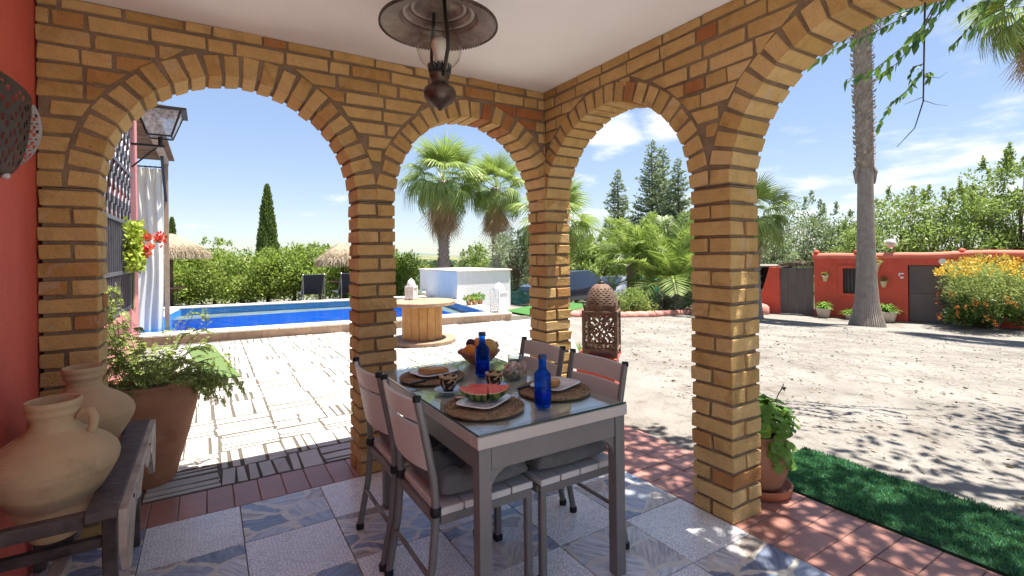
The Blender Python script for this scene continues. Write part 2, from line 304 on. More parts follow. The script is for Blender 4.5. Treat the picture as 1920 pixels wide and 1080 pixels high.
# ================================================================== LARGE STRUCTURE
# ------------------------------------------------------------------ ground sheet to the horizon
def ground():
    def ax(lim):
        a = np.concatenate([np.arange(-14, 24.01, .4)]); ext = [24+ (lim-24)*(i/26.)**2.6 for i in range(1, 27)]; neg = [-14-(lim-14)*(i/20.)**2.6 for i in range(1, 21)]
        return np.array(sorted(neg)+list(a)+ext)
    xs = ax(2600); ys = ax(2600); ys = np.array(sorted(list(ys)))
    V = []; 
    for y in ys:
        for x in xs:
            r = math.hypot(x, y); z = gz(x, y)
            z += .012*math.sin(x*1.7+.6*y)*math.sin(y*1.3-.4*x) if x > 3.6 or y < -2 else 0
            if y > 3 and y < 14.5 and -3 < x < 6.5: z -= .0
            if r > 60:
                k = min(1, (r-60)/300); z += k*(3.0*math.sin(x*.011+1.3)*math.cos(y*.009) - 2.5)
                if r > 900: z += (r-900)/1700*(16+14*math.sin(math.atan2(x, y)*9)+6*math.sin(math.atan2(x, y)*23))
            V.append((x, y, z))
    nx = len(xs); F = []
    for j in range(len(ys)-1):
        for i in range(nx-1):
            cx = (xs[i]+xs[i+1])/2; cy_ = (ys[j]+ys[j+1])/2
            if -1.1 < cx < 4.75 and 9.3 < cy_ < 12.9: continue       # the pool basin
            F.append((j*nx+i, j*nx+i+1, (j+1)*nx+i+1, (j+1)*nx+i))
    me = bpy.data.meshes.new('ground'); me.from_pydata(V, [], F); me.shade_smooth()
    m = bpy.data.materials.new('pale_sand'); t = nodes(m); v = coords(t, False)
    n1 = noise(t, v, .9, 7, .6); col = ramp(t, n1, ((.28, (.145, .13, .11)), (.5, (.225, .205, .18)), (.72, (.27, .25, .222))))
    n2 = noise(t, v, 6, 6, .7); r2 = ramp(t, n2, ((.33, (.55, .50, .44)), (.5, (1, 1, 1)))); col = mix(t, .7, col, r2, 'MULTIPLY')
    n3 = noise(t, v, 60, 3, .7); r3 = ramp(t, n3, ((.34, (.45, .38, .32)), (.42, (1, 1, 1)))); col = mix(t, .6, col, r3, 'MULTIPLY')
    # fields far away
    ln = N(t, 'ShaderNodeVectorMath', operation='LENGTH'); L(t, v, ln.inputs[0])
    f1 = N(t, 'ShaderNodeMapRange', {1: 24, 2: 34}); L(t, ln.outputs['Value'], f1.inputs[0])
    vo = N(t, 'ShaderNodeTexVoronoi', {'Scale': .012}); L(t, v, vo.inputs['Vector']); fc = ramp(t, vo.outputs['Color'], ((.2, (.09, .12, .045)), (.5, (.30, .25, .13)), (.8, (.12, .15, .06))))
    fn = noise(t, v, .12, 6, .7); fc = mix(t, .6, fc, ramp(t, fn, ((.4, (.35, .42, .3)), (.6, (1.1, 1.1, 1.0)))), 'MULTIPLY')
    f2 = N(t, 'ShaderNodeMapRange', {1: 800, 2: 2200}); L(t, ln.outputs['Value'], f2.inputs[0]); fc = mix(t, f2.outputs[0], fc, (.13, .17, .14))
    col = mix(t, f1.outputs[0], col, fc)
    b = noise(t, v, 9, 8, .7)
    finish(t, col, .95, .1, 0, b, .6, .03)
    tag(obj('ground', me, m), kind='structure')
ground()

# ------------------------------------------------------------------ porch floor
YA, XB, ZC, TH = 2.949, 2.115, 2.4875, .225
X0, Y0, TS = .1326, 2.949, .3965
def marble():
    m = bpy.data.materials.new('blue_marble_chip_tile'); t = nodes(m); v = coords(t)
    mp = N(t, 'ShaderNodeMapping'); mp.inputs['Scale'].default_value = (4.3, 7.0, 0); L(t, v, mp.inputs[0])
    ns = N(t, 'ShaderNodeTexNoise', {'Scale': 5, 'Detail': 3}); L(t, v, ns.inputs['Vector']); ad = N(t, 'ShaderNodeVectorMath', operation='MULTIPLY_ADD'); L(t, ns.outputs['Color'], ad.inputs[0]); ad.inputs[1].default_value = (.9, .9, 0); L(t, mp.outputs[0], ad.inputs[2])
    ve = N(t, 'ShaderNodeTexVoronoi', {'Scale': 1.0}, feature='DISTANCE_TO_EDGE', voronoi_dimensions='2D'); L(t, ad.outputs[0], ve.inputs['Vector'])
    vc = N(t, 'ShaderNodeTexVoronoi', {'Scale': 1.0}, voronoi_dimensions='2D'); L(t, ad.outputs[0], vc.inputs['Vector'])
    sp = N(t, 'ShaderNodeSeparateColor'); L(t, vc.outputs['Color'], sp.inputs[0])
    stone = ramp(t, sp.outputs[0], ((0, (.17, .20, .28)), (.22, (.25, .29, .38)), (.45, (.35, .39, .47)), (.66, (.56, .55, .55)), (.82, (.45, .39, .34)), (1, (.30, .26, .23))))
    rot = N(t, 'ShaderNodeVectorRotate', rotation_type='Z_AXIS'); L(t, v, rot.inputs['Vector']); ml = N(t, 'ShaderNodeMath', {1: 6.28}, operation='MULTIPLY'); L(t, sp.outputs[1], ml.inputs[0]); L(t, ml.outputs[0], rot.inputs['Angle'])
    st = N(t, 'ShaderNodeMapping'); st.inputs['Scale'].default_value = (9, 60, 1); L(t, rot.outputs[0], st.inputs[0])
    vein = noise(t, st.outputs[0], 1.0, 5, .6, .6); stone = mix(t, .8, stone, ramp(t, vein, ((.32, (.55, .56, .6)), (.5, (1, 1, 1)), (.68, (1.5, 1.42, 1.35)))), 'MULTIPLY')
    cem = ramp(t, noise(t, v, 25, 4), ((.3, (.55, .49, .40)), (.7, (.68, .63, .55))))
    msk = N(t, 'ShaderNodeMapRange', {1: .045, 2: .085}); L(t, ve.outputs['Distance'], msk.inputs[0])
    col = mix(t, msk.outputs[0], cem, stone)
    finish(t, col, .26, .45); return m
def terrazzo():
    m = bpy.data.materials.new('white_terrazzo_tile'); t = nodes(m); v = coords(t)
    ve = N(t, 'ShaderNodeTexVoronoi', {'Scale': 62, 'Randomness': .9}, feature='DISTANCE_TO_EDGE', voronoi_dimensions='2D'); L(t, v, ve.inputs['Vector'])
    vc = N(t, 'ShaderNodeTexVoronoi', {'Scale': 62, 'Randomness': .9}, voronoi_dimensions='2D'); L(t, v, vc.inputs['Vector'])
    sp = N(t, 'ShaderNodeSeparateColor'); L(t, vc.outputs['Color'], sp.inputs[0])
    chip = ramp(t, sp.outputs[0], ((0, (.66, .66, .66)), (.3, (.82, .81, .79)), (1, (.88, .86, .82))))
    msk = N(t, 'ShaderNodeMapRange', {1: .03, 2: .10}); L(t, ve.outputs['Distance'], msk.inputs[0])
    col = mix(t, msk.outputs[0], (.40, .40, .42), chip)
    n = noise(t, v, 4, 4); col = mix(t, .5, col, ramp(t, n, ((.3, (.8, .8, .82)), (.7, (1.05, 1.05, 1.04)))), 'MULTIPLY')
    finish(t, col, .28, .45); return m
def porch_floor():
    f = MB().box(-.66, 2.685, -3.2, 3.255, -.16, -.006).build('porch_floor', GROUT); tag(f, kind='structure')
    a, b = marble(), terrazzo(); tl = MB().box(0, TS-.004, 0, TS-.004, -.02, 0).mesh('floor_tile', bevel=.0015)
    for k in (a, b): pass
    ta = tl.copy(); ta.materials.append(a); tb = tl.copy(); tb.materials.append(b)
    for i in range(-2, 5):
        for j in range(-14, 0):
            x = X0+i*TS+.002; y = Y0+j*TS+.002
            if i == -2:
                x1 = X0-TS-.002; me = MB().box(0, x1-(-.64), 0, TS-.004, -.02, 0).mesh('floor_tile', bevel=.0015); me.materials.append(a if (i+j) % 2 else b); o = obj('floor_tile', me, None, f, (-.64, y, 0))
            else: o = obj('floor_tile', (ta if (i+j) % 2 else tb), None, f, (x, y, random.uniform(-.0006, .0006)))
    # terracotta border: upright tiles under the left arcade, two rows under the right one
    t1 = MB().box(0, .121, 0, .297, -.02, 0).mesh('terracotta_tile', bevel=.003)
    for i in range(22):
        x = -.64+i*.125
        if x+.121 > XB-.01: break
        obj('terracotta_tile', t1, TERRA, f, (x+.002, Y0+.003, random.uniform(-.001, .001)))
    t2 = MB().box(0, .279, 0, .138, -.02, 0).mesh('terracotta_tile', bevel=.003)
    for j in range(-26, 9):
        for k in range(2):
            y = Y0+.3-(8-j+1)*.142+ .0
            obj('terracotta_tile', t2, TERRA, f, (XB+.003+k*.283, y, random.uniform(-.001, .001)), None)
porch_floor()

# ------------------------------------------------------------------ brick arcades
PB = .0812; ZS = PB*20; JT = .0145
def ell(a, b, th): return a*math.cos(th), b*math.sin(th)
def brick_wall(root, mp, pillars, arches, u0, u1, zc):
    """mp(u, w, z) -> world point; pillars: (ua, ub) ; arches: (ua, ub, rise)"""
    def brick(p8, jit=.0034):
        c = sum((Vector(q) for q in p8), Vector())/8
        vs = [Vector(q)-c+Vector((random.uniform(-jit, jit), random.uniform(-jit, jit), random.uniform(-jit, jit))) for q in p8]
        rz = Matrix.Rotation(random.gauss(0, .008), 3, 'Z'); vs = [rz @ q for q in vs]
        MB().hexa(vs).build('brick', BRICK, root, bevel=.0032, loc=c)
    def quadbrick(ub0, ub1, ut0, ut1, w0, w1, z0, z1):
        d = random.uniform(-.004, .004); w0 += d
        brick([mp(ub0, w0, z0), mp(ub1, w0, z0), mp(ub1, w1, z0), mp(ub0, w1, z0), mp(ut0, w0, z1), mp(ut1, w0, z1), mp(ut1, w1, z1), mp(ut0, w1, z1)])
    mort = MB()
    def mbox(ua, ub, w0, w1, z0, z1): mort.hexa([mp(ua, w0, z0), mp(ub, w0, z0), mp(ub, w1, z0), mp(ua, w1, z0), mp(ua, w0, z1), mp(ub, w0, z1), mp(ub, w1, z1), mp(ua, w1, z1)])
    for i, (ua, ub, top) in enumerate(pillars):
        rows = int(round(top/PB)); 
        for k in range(rows):
            z0 = k*PB+.002; z1 = min((k+1)*PB-JT, zc-.002)
            if z1-z0 < .015: continue
            e = random.uniform(-.004, .004); h = (ub-ua)
            if (k+i) % 2:
                m = (TH-JT)/2*random.uniform(.93, 1.07); quadbrick(ua+e, ub+e, ua+e, ub+e, 0, m, z0, z1); quadbrick(ua-e, ub-e, ua-e, ub-e, m+JT, TH, z0, z1)
            else:
                m = (h-JT)*random.choice((.5, .42, .56)); quadbrick(ua, ua+m, ua, ua+m, e, TH, z0, z1); quadbrick(ua+m+JT, ub, ua+m+JT, ub, -e, TH, z0, z1)
        mbox(ua+.013, ub-.013, .013, TH-.013, .001, min(top, zc)-.001)
    t = .115
    for (ua, ub, rise) in arches:
        a = (ub-ua)/2; c = (ua+ub)/2
        th = np.linspace(0, math.pi, 400); X = a*np.cos(th); Z = rise*np.sin(th); s = np.concatenate([[0], np.cumsum(np.hypot(np.diff(X), np.diff(Z)))])
        n = int(round(s[-1]/(PB*.99)))
        for k in range(n):
            jj = JT*.55/s[-1]; t0 = np.interp((k/n+jj)*s[-1], s, th); t1 = np.interp(((k+1)/n-jj)*s[-1], s, th)
            def nrm(tt):
                v = np.array([math.cos(tt)/a, math.sin(tt)/rise]); return v/np.linalg.norm(v)
            p0 = np.array(ell(a, rise, t0)); p1 = np.array(ell(a, rise, t1)); n0 = nrm((t0+t1)/2); tt = t*random.uniform(.92, 1.06)
            q0 = p0+n0*tt+(p0-p1)*.04; q1 = p1+n0*tt-(p0-p1)*.04; o = n0*random.uniform(-.004, .004); p0, p1 = p0+o, p1+o
            w0 = random.uniform(-.006, .004)
            pts = [(p0, w0), (p1, w0), (p1, TH), (p0, TH), (q0, w0), (q1, w0), (q1, TH), (q0, TH)]
            brick([mp(c+p[0], w_, ZS+p[1]) for p, w_ in pts])
        M_ = 28
        for k in range(M_):
            aa = a+.011; rr_ = rise+.011; x0 = -aa*math.cos(math.pi*k/M_); x1 = -aa*math.cos(math.pi*(k+1)/M_)
            za = ZS+.002+rr_*math.sqrt(max(0, 1-(x0/aa)**2)); zb = ZS+.002+rr_*math.sqrt(max(0, 1-(x1/aa)**2))
            p = [(x0, za), (x1, zb)]
            w0, w1 = .007, TH-.007
            mort.hexa([mp(c+x0, w0, za), mp(c+x1, w0, zb), mp(c+x1, w1, zb), mp(c+x0, w1, za), mp(c+x0, w0, zc-.001), mp(c+x1, w0, zc-.001), mp(c+x1, w1, zc-.001), mp(c+x0, w1, zc-.001)])
    for (ua, ub, top) in pillars:
        if top < zc: mbox(ua+.005, ub-.005, .0075, TH-.0075, ZS+.002, zc-.001)
    # spandrel courses
    k = 20
    while k*PB < zc-.02:
        z0 = k*PB+.002; z1 = min((k+1)*PB-JT, zc-.002); k += 1
        if z1-z0 < .018: continue
        def free(z):
            cuts = []
            for (ua, ub, rise) in arches:
                a = (ub-ua)/2+t+.012; b = rise+t+.012; c = (ua+ub)/2; q = (z-ZS)/b
                if q < 1: h = a*math.sqrt(1-q*q); cuts.append((max(u0, c-h), min(u1, c+h)))
            segs = []; cur = u0
            for (p, q) in sorted(cuts):
                segs.append((cur, p)); cur = q
            segs.append((cur, u1)); return segs
        lo, hi = free(z0), free(z1)
        if len(hi) != len(lo):
            if len(hi) == 1: lo = hi = [(u0, u1)] if z1 > ZS+max(r for *_, r in arches)+t+.02 else lo
            hi = lo if len(hi) != len(lo) else hi
        for (l0, r0), (l1, r1) in zip(lo, hi):
            u = min(l0, l1)-random.uniform(.02, .2)
            while u < max(r0, r1):
                ln = .225+random.uniform(-.012, .012) if random.random() > .22 else .108
                a0, b0 = max(u, l0), min(u+ln, r0); a1, b1 = max(u, l1), min(u+ln, r1); u += ln+JT
                if b1-a1 < .035: continue
                if b0-a0 < .02:
                    if b1-a1 < .06: continue
                    mid = max(min((a0+b0)/2, b1-.012), a1+.012); a0, b0 = mid-.01, mid+.01
                quadbrick(a0, b0, a1, b1, random.uniform(-.003, .003), TH, z0, z1)
    mort.build('mortar', MORTAR, root)
rootA = thing('brick_arcade', 'ochre brick arcade with two arches facing the swimming pool', 'arcade', (0, 0, 0))
brick_wall(rootA, lambda u, w, z: Vector((u, YA+w, z)), [(-.636, -.428, ZS), (.755, .985, ZS), (XB, XB+.228, ZC)], [(-.428, .755, .62), (.985, XB, .60)], -.636, XB-.004, ZC)
rootB = thing('brick_arcade', 'ochre brick arcade opening onto the sandy yard, right of the table', 'arcade', (0, 0, 0))
brick_wall(rootB, lambda u, w, z: Vector((XB+w, u, z)), [(1.443, 1.672, ZS), (.01, .24, ZS)], [(1.672, YA, .60), (.24, 1.443, .62)], .01, YA-.004, ZC)

# ------------------------------------------------------------------ ceiling, roof and house wall
tag(MB().box(-.64, XB+TH+.16, -.02, YA+TH+.10, ZC, ZC+.06).build('ceiling', PLASTER), kind='structure')
rf = MB().box(-.9, XB+TH+.20, -.02, YA+TH+.15, ZC+.062, ZC+.22).build('roof', POTTERRA); tag(rf, kind='structure')  # ceiling, roof and inner wall cut short behind the camera for more skylight inside
hw = thing('house_wall', 'red and pink side wall of the house left of the porch', 'wall')
MB().box(-.90, -.64, -.02, YA+.10, -.1, ZC+.062).build('inner_wall', RED, hw)
def outer_wall():
    # window opening y 4.35..6.06, z .83..2.62
    ya, yb, za, zb = 4.35, 6.06, .83, 2.62; x0, x1 = -.90, -.64
    m = MB(); m.box(x0, x1, YA+.101, ya, -.1, 3.1); m.box(x0, x1, yb, 6.7, -.1, 3.1); m.box(x0, x1, ya, yb, -.1, za); m.box(x0, x1, ya, yb, zb, 3.1)
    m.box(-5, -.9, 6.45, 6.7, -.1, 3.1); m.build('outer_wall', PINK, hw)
    wd = MB().box(-.86, -.84, ya, yb, za, zb).build('window', mat('dark_window_glass', (.02, .022, .03), None, 3, .12, .5), hw)
    g = MB()
    for y in np.arange(ya+.05, yb, .105): g.beam((-.625, y, za+.02), (-.625, y, 1.62), .014, .014)
    for y in np.arange(ya+.05, yb, .21):
        pts = [(-.625, y+.06*math.sin(q*2*math.pi*2), 1.62+q*.95) for q in np.linspace(0, 1, 17)]; g.tube(pts, .008, 5)
        pts = [(-.625, y-.06*math.sin(q*2*math.pi*2), 1.62+q*.95) for q in np.linspace(0, 1, 17)]; g.tube(pts, .008, 5)
    for z in (za+.02, 1.18, 1.62, 2.1, 2.58): g.beam((-.62, ya, z), (-.62, yb, z), .012, .03)
    g.build('grille', mat('grey_wrought_iron', (.14, .14, .17), (.10, .10, .12), 8, .5, .4, .4), hw)
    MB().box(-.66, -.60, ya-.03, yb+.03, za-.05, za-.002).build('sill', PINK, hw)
outer_wall()

# ------------------------------------------------------------------ patio of white random paving
def patio():
    poly = lambda x, y: (x < 2.75+(y-3.26)*.66) and x > -.62
    base = MB(); ys = np.linspace(3.256, 9.0, 2)
    a = [(-.64, 3.258), (2.76, 3.258), (5.75, 7.9), (5.75, 8.8), (-.64, 9.2)]
    v = [(x, y, -.003) for x, y in a]+[(x, y, -.2) for x, y in a]; n = len(a)
    base.add(v, [tuple(range(n))]+[(i, i+n, (i+1) % n+n, (i+1) % n) for i in range(n)])
    p = base.build('patio', GRAVELGROUT); tag(p, kind='structure')
    rects = []
    def strips(x0, x1, y0, y1):
        w_, h_ = x1-x0, y1-y0; alongx = random.random() < (.78 if w_ > h_*.8 else .35); span = h_ if alongx else w_; q = 0
        while q < span-.02:
            t_ = random.choice((.05, .06, .07, .085, .11, .15)); t_ = span-q if span-q-t_ < .05 else t_
            if alongx: rects.append((x0, x1, y0+q, y0+q+t_))
            else: rects.append((x0+q, x0+q+t_, y0, y1))
            q += t_
    def split(x0, x1, y0, y1, depth=0):
        w_, h_ = x1-x0, y1-y0
        if max(w_, h_) < random.uniform(.34, .6): strips(x0, x1, y0, y1); return
        r = random.uniform(.32, .68)
        if w_ > h_*random.uniform(.8, 1.5): m = x0+w_*r; split(x0, m, y0, y1); split(m, x1, y0, y1)
        else: m = y0+h_*r; split(x0, x1, y0, m); split(x0, x1, m, y1)
    for X in np.arange(-.62, 5.7, 1.05):
        for Y in np.arange(3.26, 8.8, .92): split(X, min(X+1.05, 5.74), Y, min(Y+.92, 8.82))
    rects.sort(key=lambda r: (r[0]+r[1])**2/4*.6+((r[2]+r[3])/2)**2)
    rest = MB(); cnt = 0
    for (x0, x1, y0, y1) in rects:
        cx, cy_ = (x0+x1)/2, (y0+y1)/2
        if not poly(x1, y0) or cy_ > 8.95-.13*cx: continue
        g = random.uniform(.006, .0105); j = lambda: random.uniform(-.0085, .0085)
        if min(x1-x0, y1-y0) < .03: continue
        hgt = random.uniform(-.0005, .0015)
        gy = g*1.0+.0035; pts = [(x0+g+j()-cx, y0+gy+j()-cy_), (x1-g+j()-cx, y0+gy+j()-cy_), (x1-g+j()-cx, y1-gy+j()-cy_), (x0+g+j()-cx, y1-gy+j()-cy_)]
        if cnt < 300:
            MB().hexa([(a, b, -.03) for a, b in pts]+[(a, b, hgt) for a, b in pts]).build('paving_stone', PAVE, p, loc=(cx, cy_, 0), bevel=.0012)
        else: rest.hexa([(a+cx, b+cy_, -.03) for a, b in pts]+[(a+cx, b+cy_, hgt) for a, b in pts])
        cnt += 1
    o = rest.build('paving_stones', PAVE, p); o['kind'] = 'stuff'
patio()

# ------------------------------------------------------------------ swimming pool
PANG = math.atan2(8.31-8.95, 5.12-.32)
def pool():
    # local frame: u along the front edge from the right front corner towards the left, v away from the porch
    o = Vector((5.12, 8.31, 0)); U = Vector((-math.cos(PANG), -math.sin(PANG), 0)); V = Vector((-U.y, U.x, 0)); V = V if V.y > 0 else -V
    LN, WD = 6.6, 5.0; zt = .15
    r = thing('swimming_pool', 'raised blue mosaic swimming pool with pale stone coping', 'pool')
    P = lambda u, v, z: o+U*u+V*v+Vector((0, 0, z))
    def bx(m, u0, u1, v0, v1, z0, z1): m.hexa([P(u0, v0, z0), P(u0, v1, z0), P(u1, v1, z0), P(u1, v0, z0), P(u0, v0, z1), P(u0, v1, z1), P(u1, v1, z1), P(u1, v0, z1)])
    cw = .36
    m = MB(); bx(m, .01, LN, .012, cw-.06, -.3, zt-.036); bx(m, .01, cw-.06, cw-.06, WD-.25, -.3, zt-.036); bx(m, .01, LN, WD-.25, WD, -.3, zt-.036); bx(m, LN-.25, LN, cw-.06, WD-.25, -.3, zt-.036)
    m.build('kerb_wall', mat('coping_bed', (.62, .50, .37), (.5, .38, .27), 9, .9), r)
    cm = mat('pool_front_brick', (.62, .44, .30), (.48, .31, .20), 9, .85, .2, bump=.4, rnd=.12); ct = mat('coping_stone', (.76, .68, .57), (.66, .57, .45), 5, .75, .2, bump=.3, rnd=.08)
    u = 0
    while u < LN-.05:
        l = .245; bb = MB(); bx(bb, u+.004, u+l-.004, 0, .012, -.02, zt-.042); bb.build('front_brick', cm, r)
        bb = MB(); bx(bb, u+.003, u+l-.003, -.02, cw, zt-.035, zt); bb.build('coping_slab', ct, r, bevel=.005); u += l
    v = cw+.003
    while v < WD-cw:
        bb = MB(); bx(bb, -.02, cw, v, v+.33, zt-.035, zt); bb.build('coping_slab', ct, r, bevel=.005); v += .336
    u = 0
    while u < LN:
        bb = MB(); bx(bb, u, u+.4, WD-.33, WD+.05, zt-.035, zt); bb.build('coping_slab', ct, r, bevel=.005); u += .405
    # basin
    tm = bpy.data.materials.new('blue_mosaic'); t = nodes(tm); vv = coords(t, False)
    br = N(t, 'ShaderNodeTexBrick', {'Scale': 14, 'Mortar Size': .02, 'Color1': (.035, .34, .74, 1), 'Color2': (.06, .42, .82, 1), 'Mortar': (.12, .34, .70, 1), 'Brick Width': .5, 'Row Height': .5}); br.offset = 0
    L(t, vv, br.inputs['Vector']); finish(t, br.outputs[0], .4)
    m = MB(); z = -1.3; i0, i1, j0, j1 = cw-.05, LN-.28, cw-.05, WD-.28
    q = [P(i0, j0, z), P(i1, j0, z), P(i1, j1, z), P(i0, j1, z), P(i0, j0, zt-.037), P(i1, j0, zt-.037), P(i1, j1, zt-.037), P(i0, j1, zt-.037)]
    m.add(q, [(0, 1, 2, 3), (0, 4, 5, 1), (1, 5, 6, 2), (2, 6, 7, 3), (3, 7, 4, 0)]); m.build('basin', tm, r)
    wm = bpy.data.materials.new('pool_water'); t = nodes(wm); vv = coords(t, False)
    b1 = noise(t, vv, 5, 5, .6); b2 = noise(t, vv, 1.5, 2); ad = N(t, 'ShaderNodeMath', operation='ADD'); L(t, b1, ad.inputs[0]); L(t, b2, ad.inputs[1])
    bp = N(t, 'ShaderNodeBump', {'Strength': .5, 'Distance': .05}); L(t, ad.outputs[0], bp.inputs['Height'])
    tp = N(t, 'ShaderNodeBsdfTransparent', {0: (.72, .90, 1, 1)}); g = N(t, 'ShaderNodeBsdfGlossy', {'Roughness': .04}); L(t, bp.outputs[0], g.inputs['Normal'])
    rp = ramp(t, b1, ((.42, (.04, .04, .04)), (.62, (.24, .24, .24)))); ms = N(t, 'ShaderNodeMixShader'); L(t, rp, ms.inputs[0]); L(t, tp.outputs[0], ms.inputs[1]); L(t, g.outputs[0], ms.inputs[2])
    oo = N(t, 'ShaderNodeOutputMaterial'); L(t, ms.outputs[0], oo.inputs[0])
    z = .098; m = MB(); m.add([P(i0, j0, z), P(i1, j0, z), P(i1, j1, z), P(i0, j1, z)], [(0, 1, 2, 3)]); tag(m.build('water', wm, r))
    return P
PP = pool()

# ------------------------------------------------------------------ pump house (white block) by the pool
ph = thing('pump_house', 'low white rendered pump house beside the far pool corner', 'pump house')
MB().box(5.45, 7.05, 11.5, 14.1, -.4, .86).build('wall', WHITEPAINT, ph)
MB().box(5.41, 7.09, 11.46, 14.14, .862, .90).build('roof_slab', mat('roof_cap', (.74, .66, .60), (.66, .56, .5), 4, .8), ph, bevel=.006)

# ------------------------------------------------------------------ red outbuilding across the yard
def outbuilding():
    A = Vector((18.71, 9.44, 0)); B = Vector((19.47, 6.94, 0)); d = (B-A); d.z = 0; d.normalize(); nrm = Vector((d.y, -d.x, 0))
    nrm = nrm if nrm.dot(Vector((-1, -.4, 0))) > 0 else -nrm
    zb = -1.06; rt = thing('outbuilding', 'low red painted outbuilding with grey garage door across the sandy yard', 'building', (A.x, A.y, zb))
    P = lambda u, w, z: d*u-nrm*w+Vector((0, 0, z))      # local to the empty (no rotation)
    def bx(m, u0, u1, w0, w1, z0, z1): return m.hexa([P(u0, w0, z0), P(u1, w0, z0), P(u1, w1, z0), P(u0, w1, z0), P(u0, w0, z1), P(u1, w0, z1), P(u1, w1, z1), P(u0, w1, z1)])
    H = 2.12; m = MB(); g0, g1 = 2.66, 4.3; wx0, wx1, wz0, wz1 = .88, 1.55, .86, 1.74
    for (a, b, c, e) in ((0, wx0, 0, H), (wx0, wx1, 0, wz0), (wx0, wx1, wz1, H), (wx1, g0, 0, H), (g0, g1, 1.86, H), (g1, 8.5, 0, H)): bx(m, a, b, 0, .22, c, e)
    bx(m, 0, .2, .22, 4, 0, H); bx(m, 0, 8.5, 3.8, 4, 0, H); bx(m, 8.3, 8.5, .22, 3.8, 0, H); bx(m, .2, 8.3, .22, 3.8, H-.15, H-.05)
    RB = wall_paint('outbuilding_red', (.66, .105, .06), (.57, .082, .05), 20, .22)
    m.build('wall', RB, rt)
    cap = MB(); pts = [P(u, .11, H+.02+.012*math.sin(u*3.1)+(.05 if u > 3 else 0)*min(1, (u-3))) for u in np.linspace(-.05, 8.5, 40)]; cap.tube(pts, .13, 10); cap.build('parapet', mat('parapet_pink', (.74, .22, .15), (.62, .15, .10), 3, .8, .2), rt, smooth=True)
    GD = mat('grey_brown_door', (.145, .122, .113), (.12, .10, .095), 2, .6, .3)
    for k in range(2): 
        bb = MB(); bx(bb, g0+.02, g1-.02, .10, .13, .02+k*.92, .934+k*.92); bb.build('door_panel', GD, rt, bevel=.006)
    wn_ = MB(); bx(wn_, wx0, wx1, .17, .19, wz0, wz1); win = wn_.build('window', mat('dark_pane', (.03, .033, .037), None, 3, .15, .5), rt)
    fr = MB()
    for (a, b, c, e) in ((wx0-.14, wx0, wz0-.1, wz1+.1), (wx1, wx1+.14, wz0-.1, wz1+.1), (wx0, wx1, wz1, wz1+.1), (wx0, wx1, wz0-.1, wz0)): bx(fr, a, b, -.05, -.002, c, e)
    fr.build('frame', RB, win)
    br = MB()
    for u in np.linspace(wx0+.08, wx1-.08, 6): bx(br, u-.009, u+.009, .05, .07, wz0, wz1)
    br.build('bars', DARKIRON, win)
    # ball lamp on a stem, house number plate, round badge
    la = MB(); la.tube([P(2.35, .11, H+.05), P(2.28, .11, H+.36)], .025, 6); ls = la.build('lamp_stem', RUST, rt)
    lm = MB(); lm.lathe([(.001, -.14)]+[(.14*math.cos(q), .14*math.sin(q)) for q in np.linspace(-1.4, 1.4, 9)]+[(.001, .14)], 14); lb = lm.build('lamp_globe', mat('globe_lamp', (.62, .55, .48), None, 5, .3), rt, smooth=True, loc=P(2.22, .11, H+.46))
    bd = MB(); bx(bd, 2.42, 2.56, -.02, -.001, 1.56, 1.60); bx(bd, 2.42, 2.46, -.02, -.001, 1.50, 1.555); bx(bd, 2.46, 2.55, -.02, -.001, 1.42, 1.48); bd.build('number_plate', WHITEPAINT, rt)
    kn = MB(); kn.lathe([(0.001, .02), (.09, .015), (.10, 0)], 14, m=Matrix.Translation(P(3.52, -.001, 1.98)) @ (nrm.to_track_quat('Z', 'Y').to_matrix().to_4x4())); kn.build('wall_badge', WHITEPAINT, rt)
    for u in (-.01, 1.2, 3.9): 
        k = MB().lathe([(.001, 0), (.09, .01), (.1, .08), (.07, .15), (.001, .17)], 10); k.build('parapet_knob', RB, rt, loc=P(u+.08, .11, H+.1), smooth=True)
    # left: gate and sloping buttress with the dark shelter behind
    gt = thing('yard_gate', 'grey brown sheet metal double gate left of the red outbuilding', 'gate', (A.x, A.y, zb))
    for k in range(4):
        bb = MB(); bx(bb, -1.12+k*.275, -1.12+k*.275+.268, .05, .09, .02, 1.74); bb.build('panel', GD, gt, bevel=.005)
    bt = thing('buttress_wall', 'orange red wall end with slanting left edge beside the yard gate', 'wall', (A.x, A.y, zb))
    m = MB(); q = [(-2.0, 0), (-1.13, 0), (-1.13, 1.75), (-1.48, 1.75), (-1.62, 1.25), (-1.85, .5)]
    vs = [P(u, 0, z) for u, z in q]+[P(u, .25, z) for u, z in q]; n = len(q); m.add(vs, [tuple(range(n-1, -1, -1)), tuple(range(n, 2*n))]+[(i, (i+1) % n, (i+1) % n+n, i+n) for i in range(n)]); m.build('wall', RB, bt)
    sh = thing('open_shelter', 'dark open shelter with a thin roof left of the slanting red wall', 'shelter', (A.x, A.y, zb))
    for u in (-1.6, -2.5, -3.6): 
        for w_ in (.5, 2.6): bb = MB(); bx(bb, u-.04, u+.04, w_, w_+.08, 0, 1.74); bb.build('post', DARKIRON, sh)
    bb = MB(); bx(bb, -4.0, -1.2, .3, 3.0, 1.742, 1.80); bb.build('roof', mat('shelter_roof', (.22, .19, .15), None, 8, .9), sh)
    bb = MB(); bx(bb, -4.0, -1.3, 2.75, 2.82, 0, 1.74); bb.build('back_panel', mat('dark_board', (.03, .028, .026), None, 6, .9), sh)
    bb = MB(); bx(bb, -3.6, -1.7, 1.4, 1.9, .7, .76); bx(bb, -3.5, -3.4, 1.4, 1.9, 0, .7); bx(bb, -1.9, -1.8, 1.4, 1.9, 0, .7); bb.build('workbench', mat('bench_grey', (.16, .17, .17), None, 6, .8), sh)
    # brush bundle on the gate top
    bp = MB()
    P_, D_, S_ = [], [], []
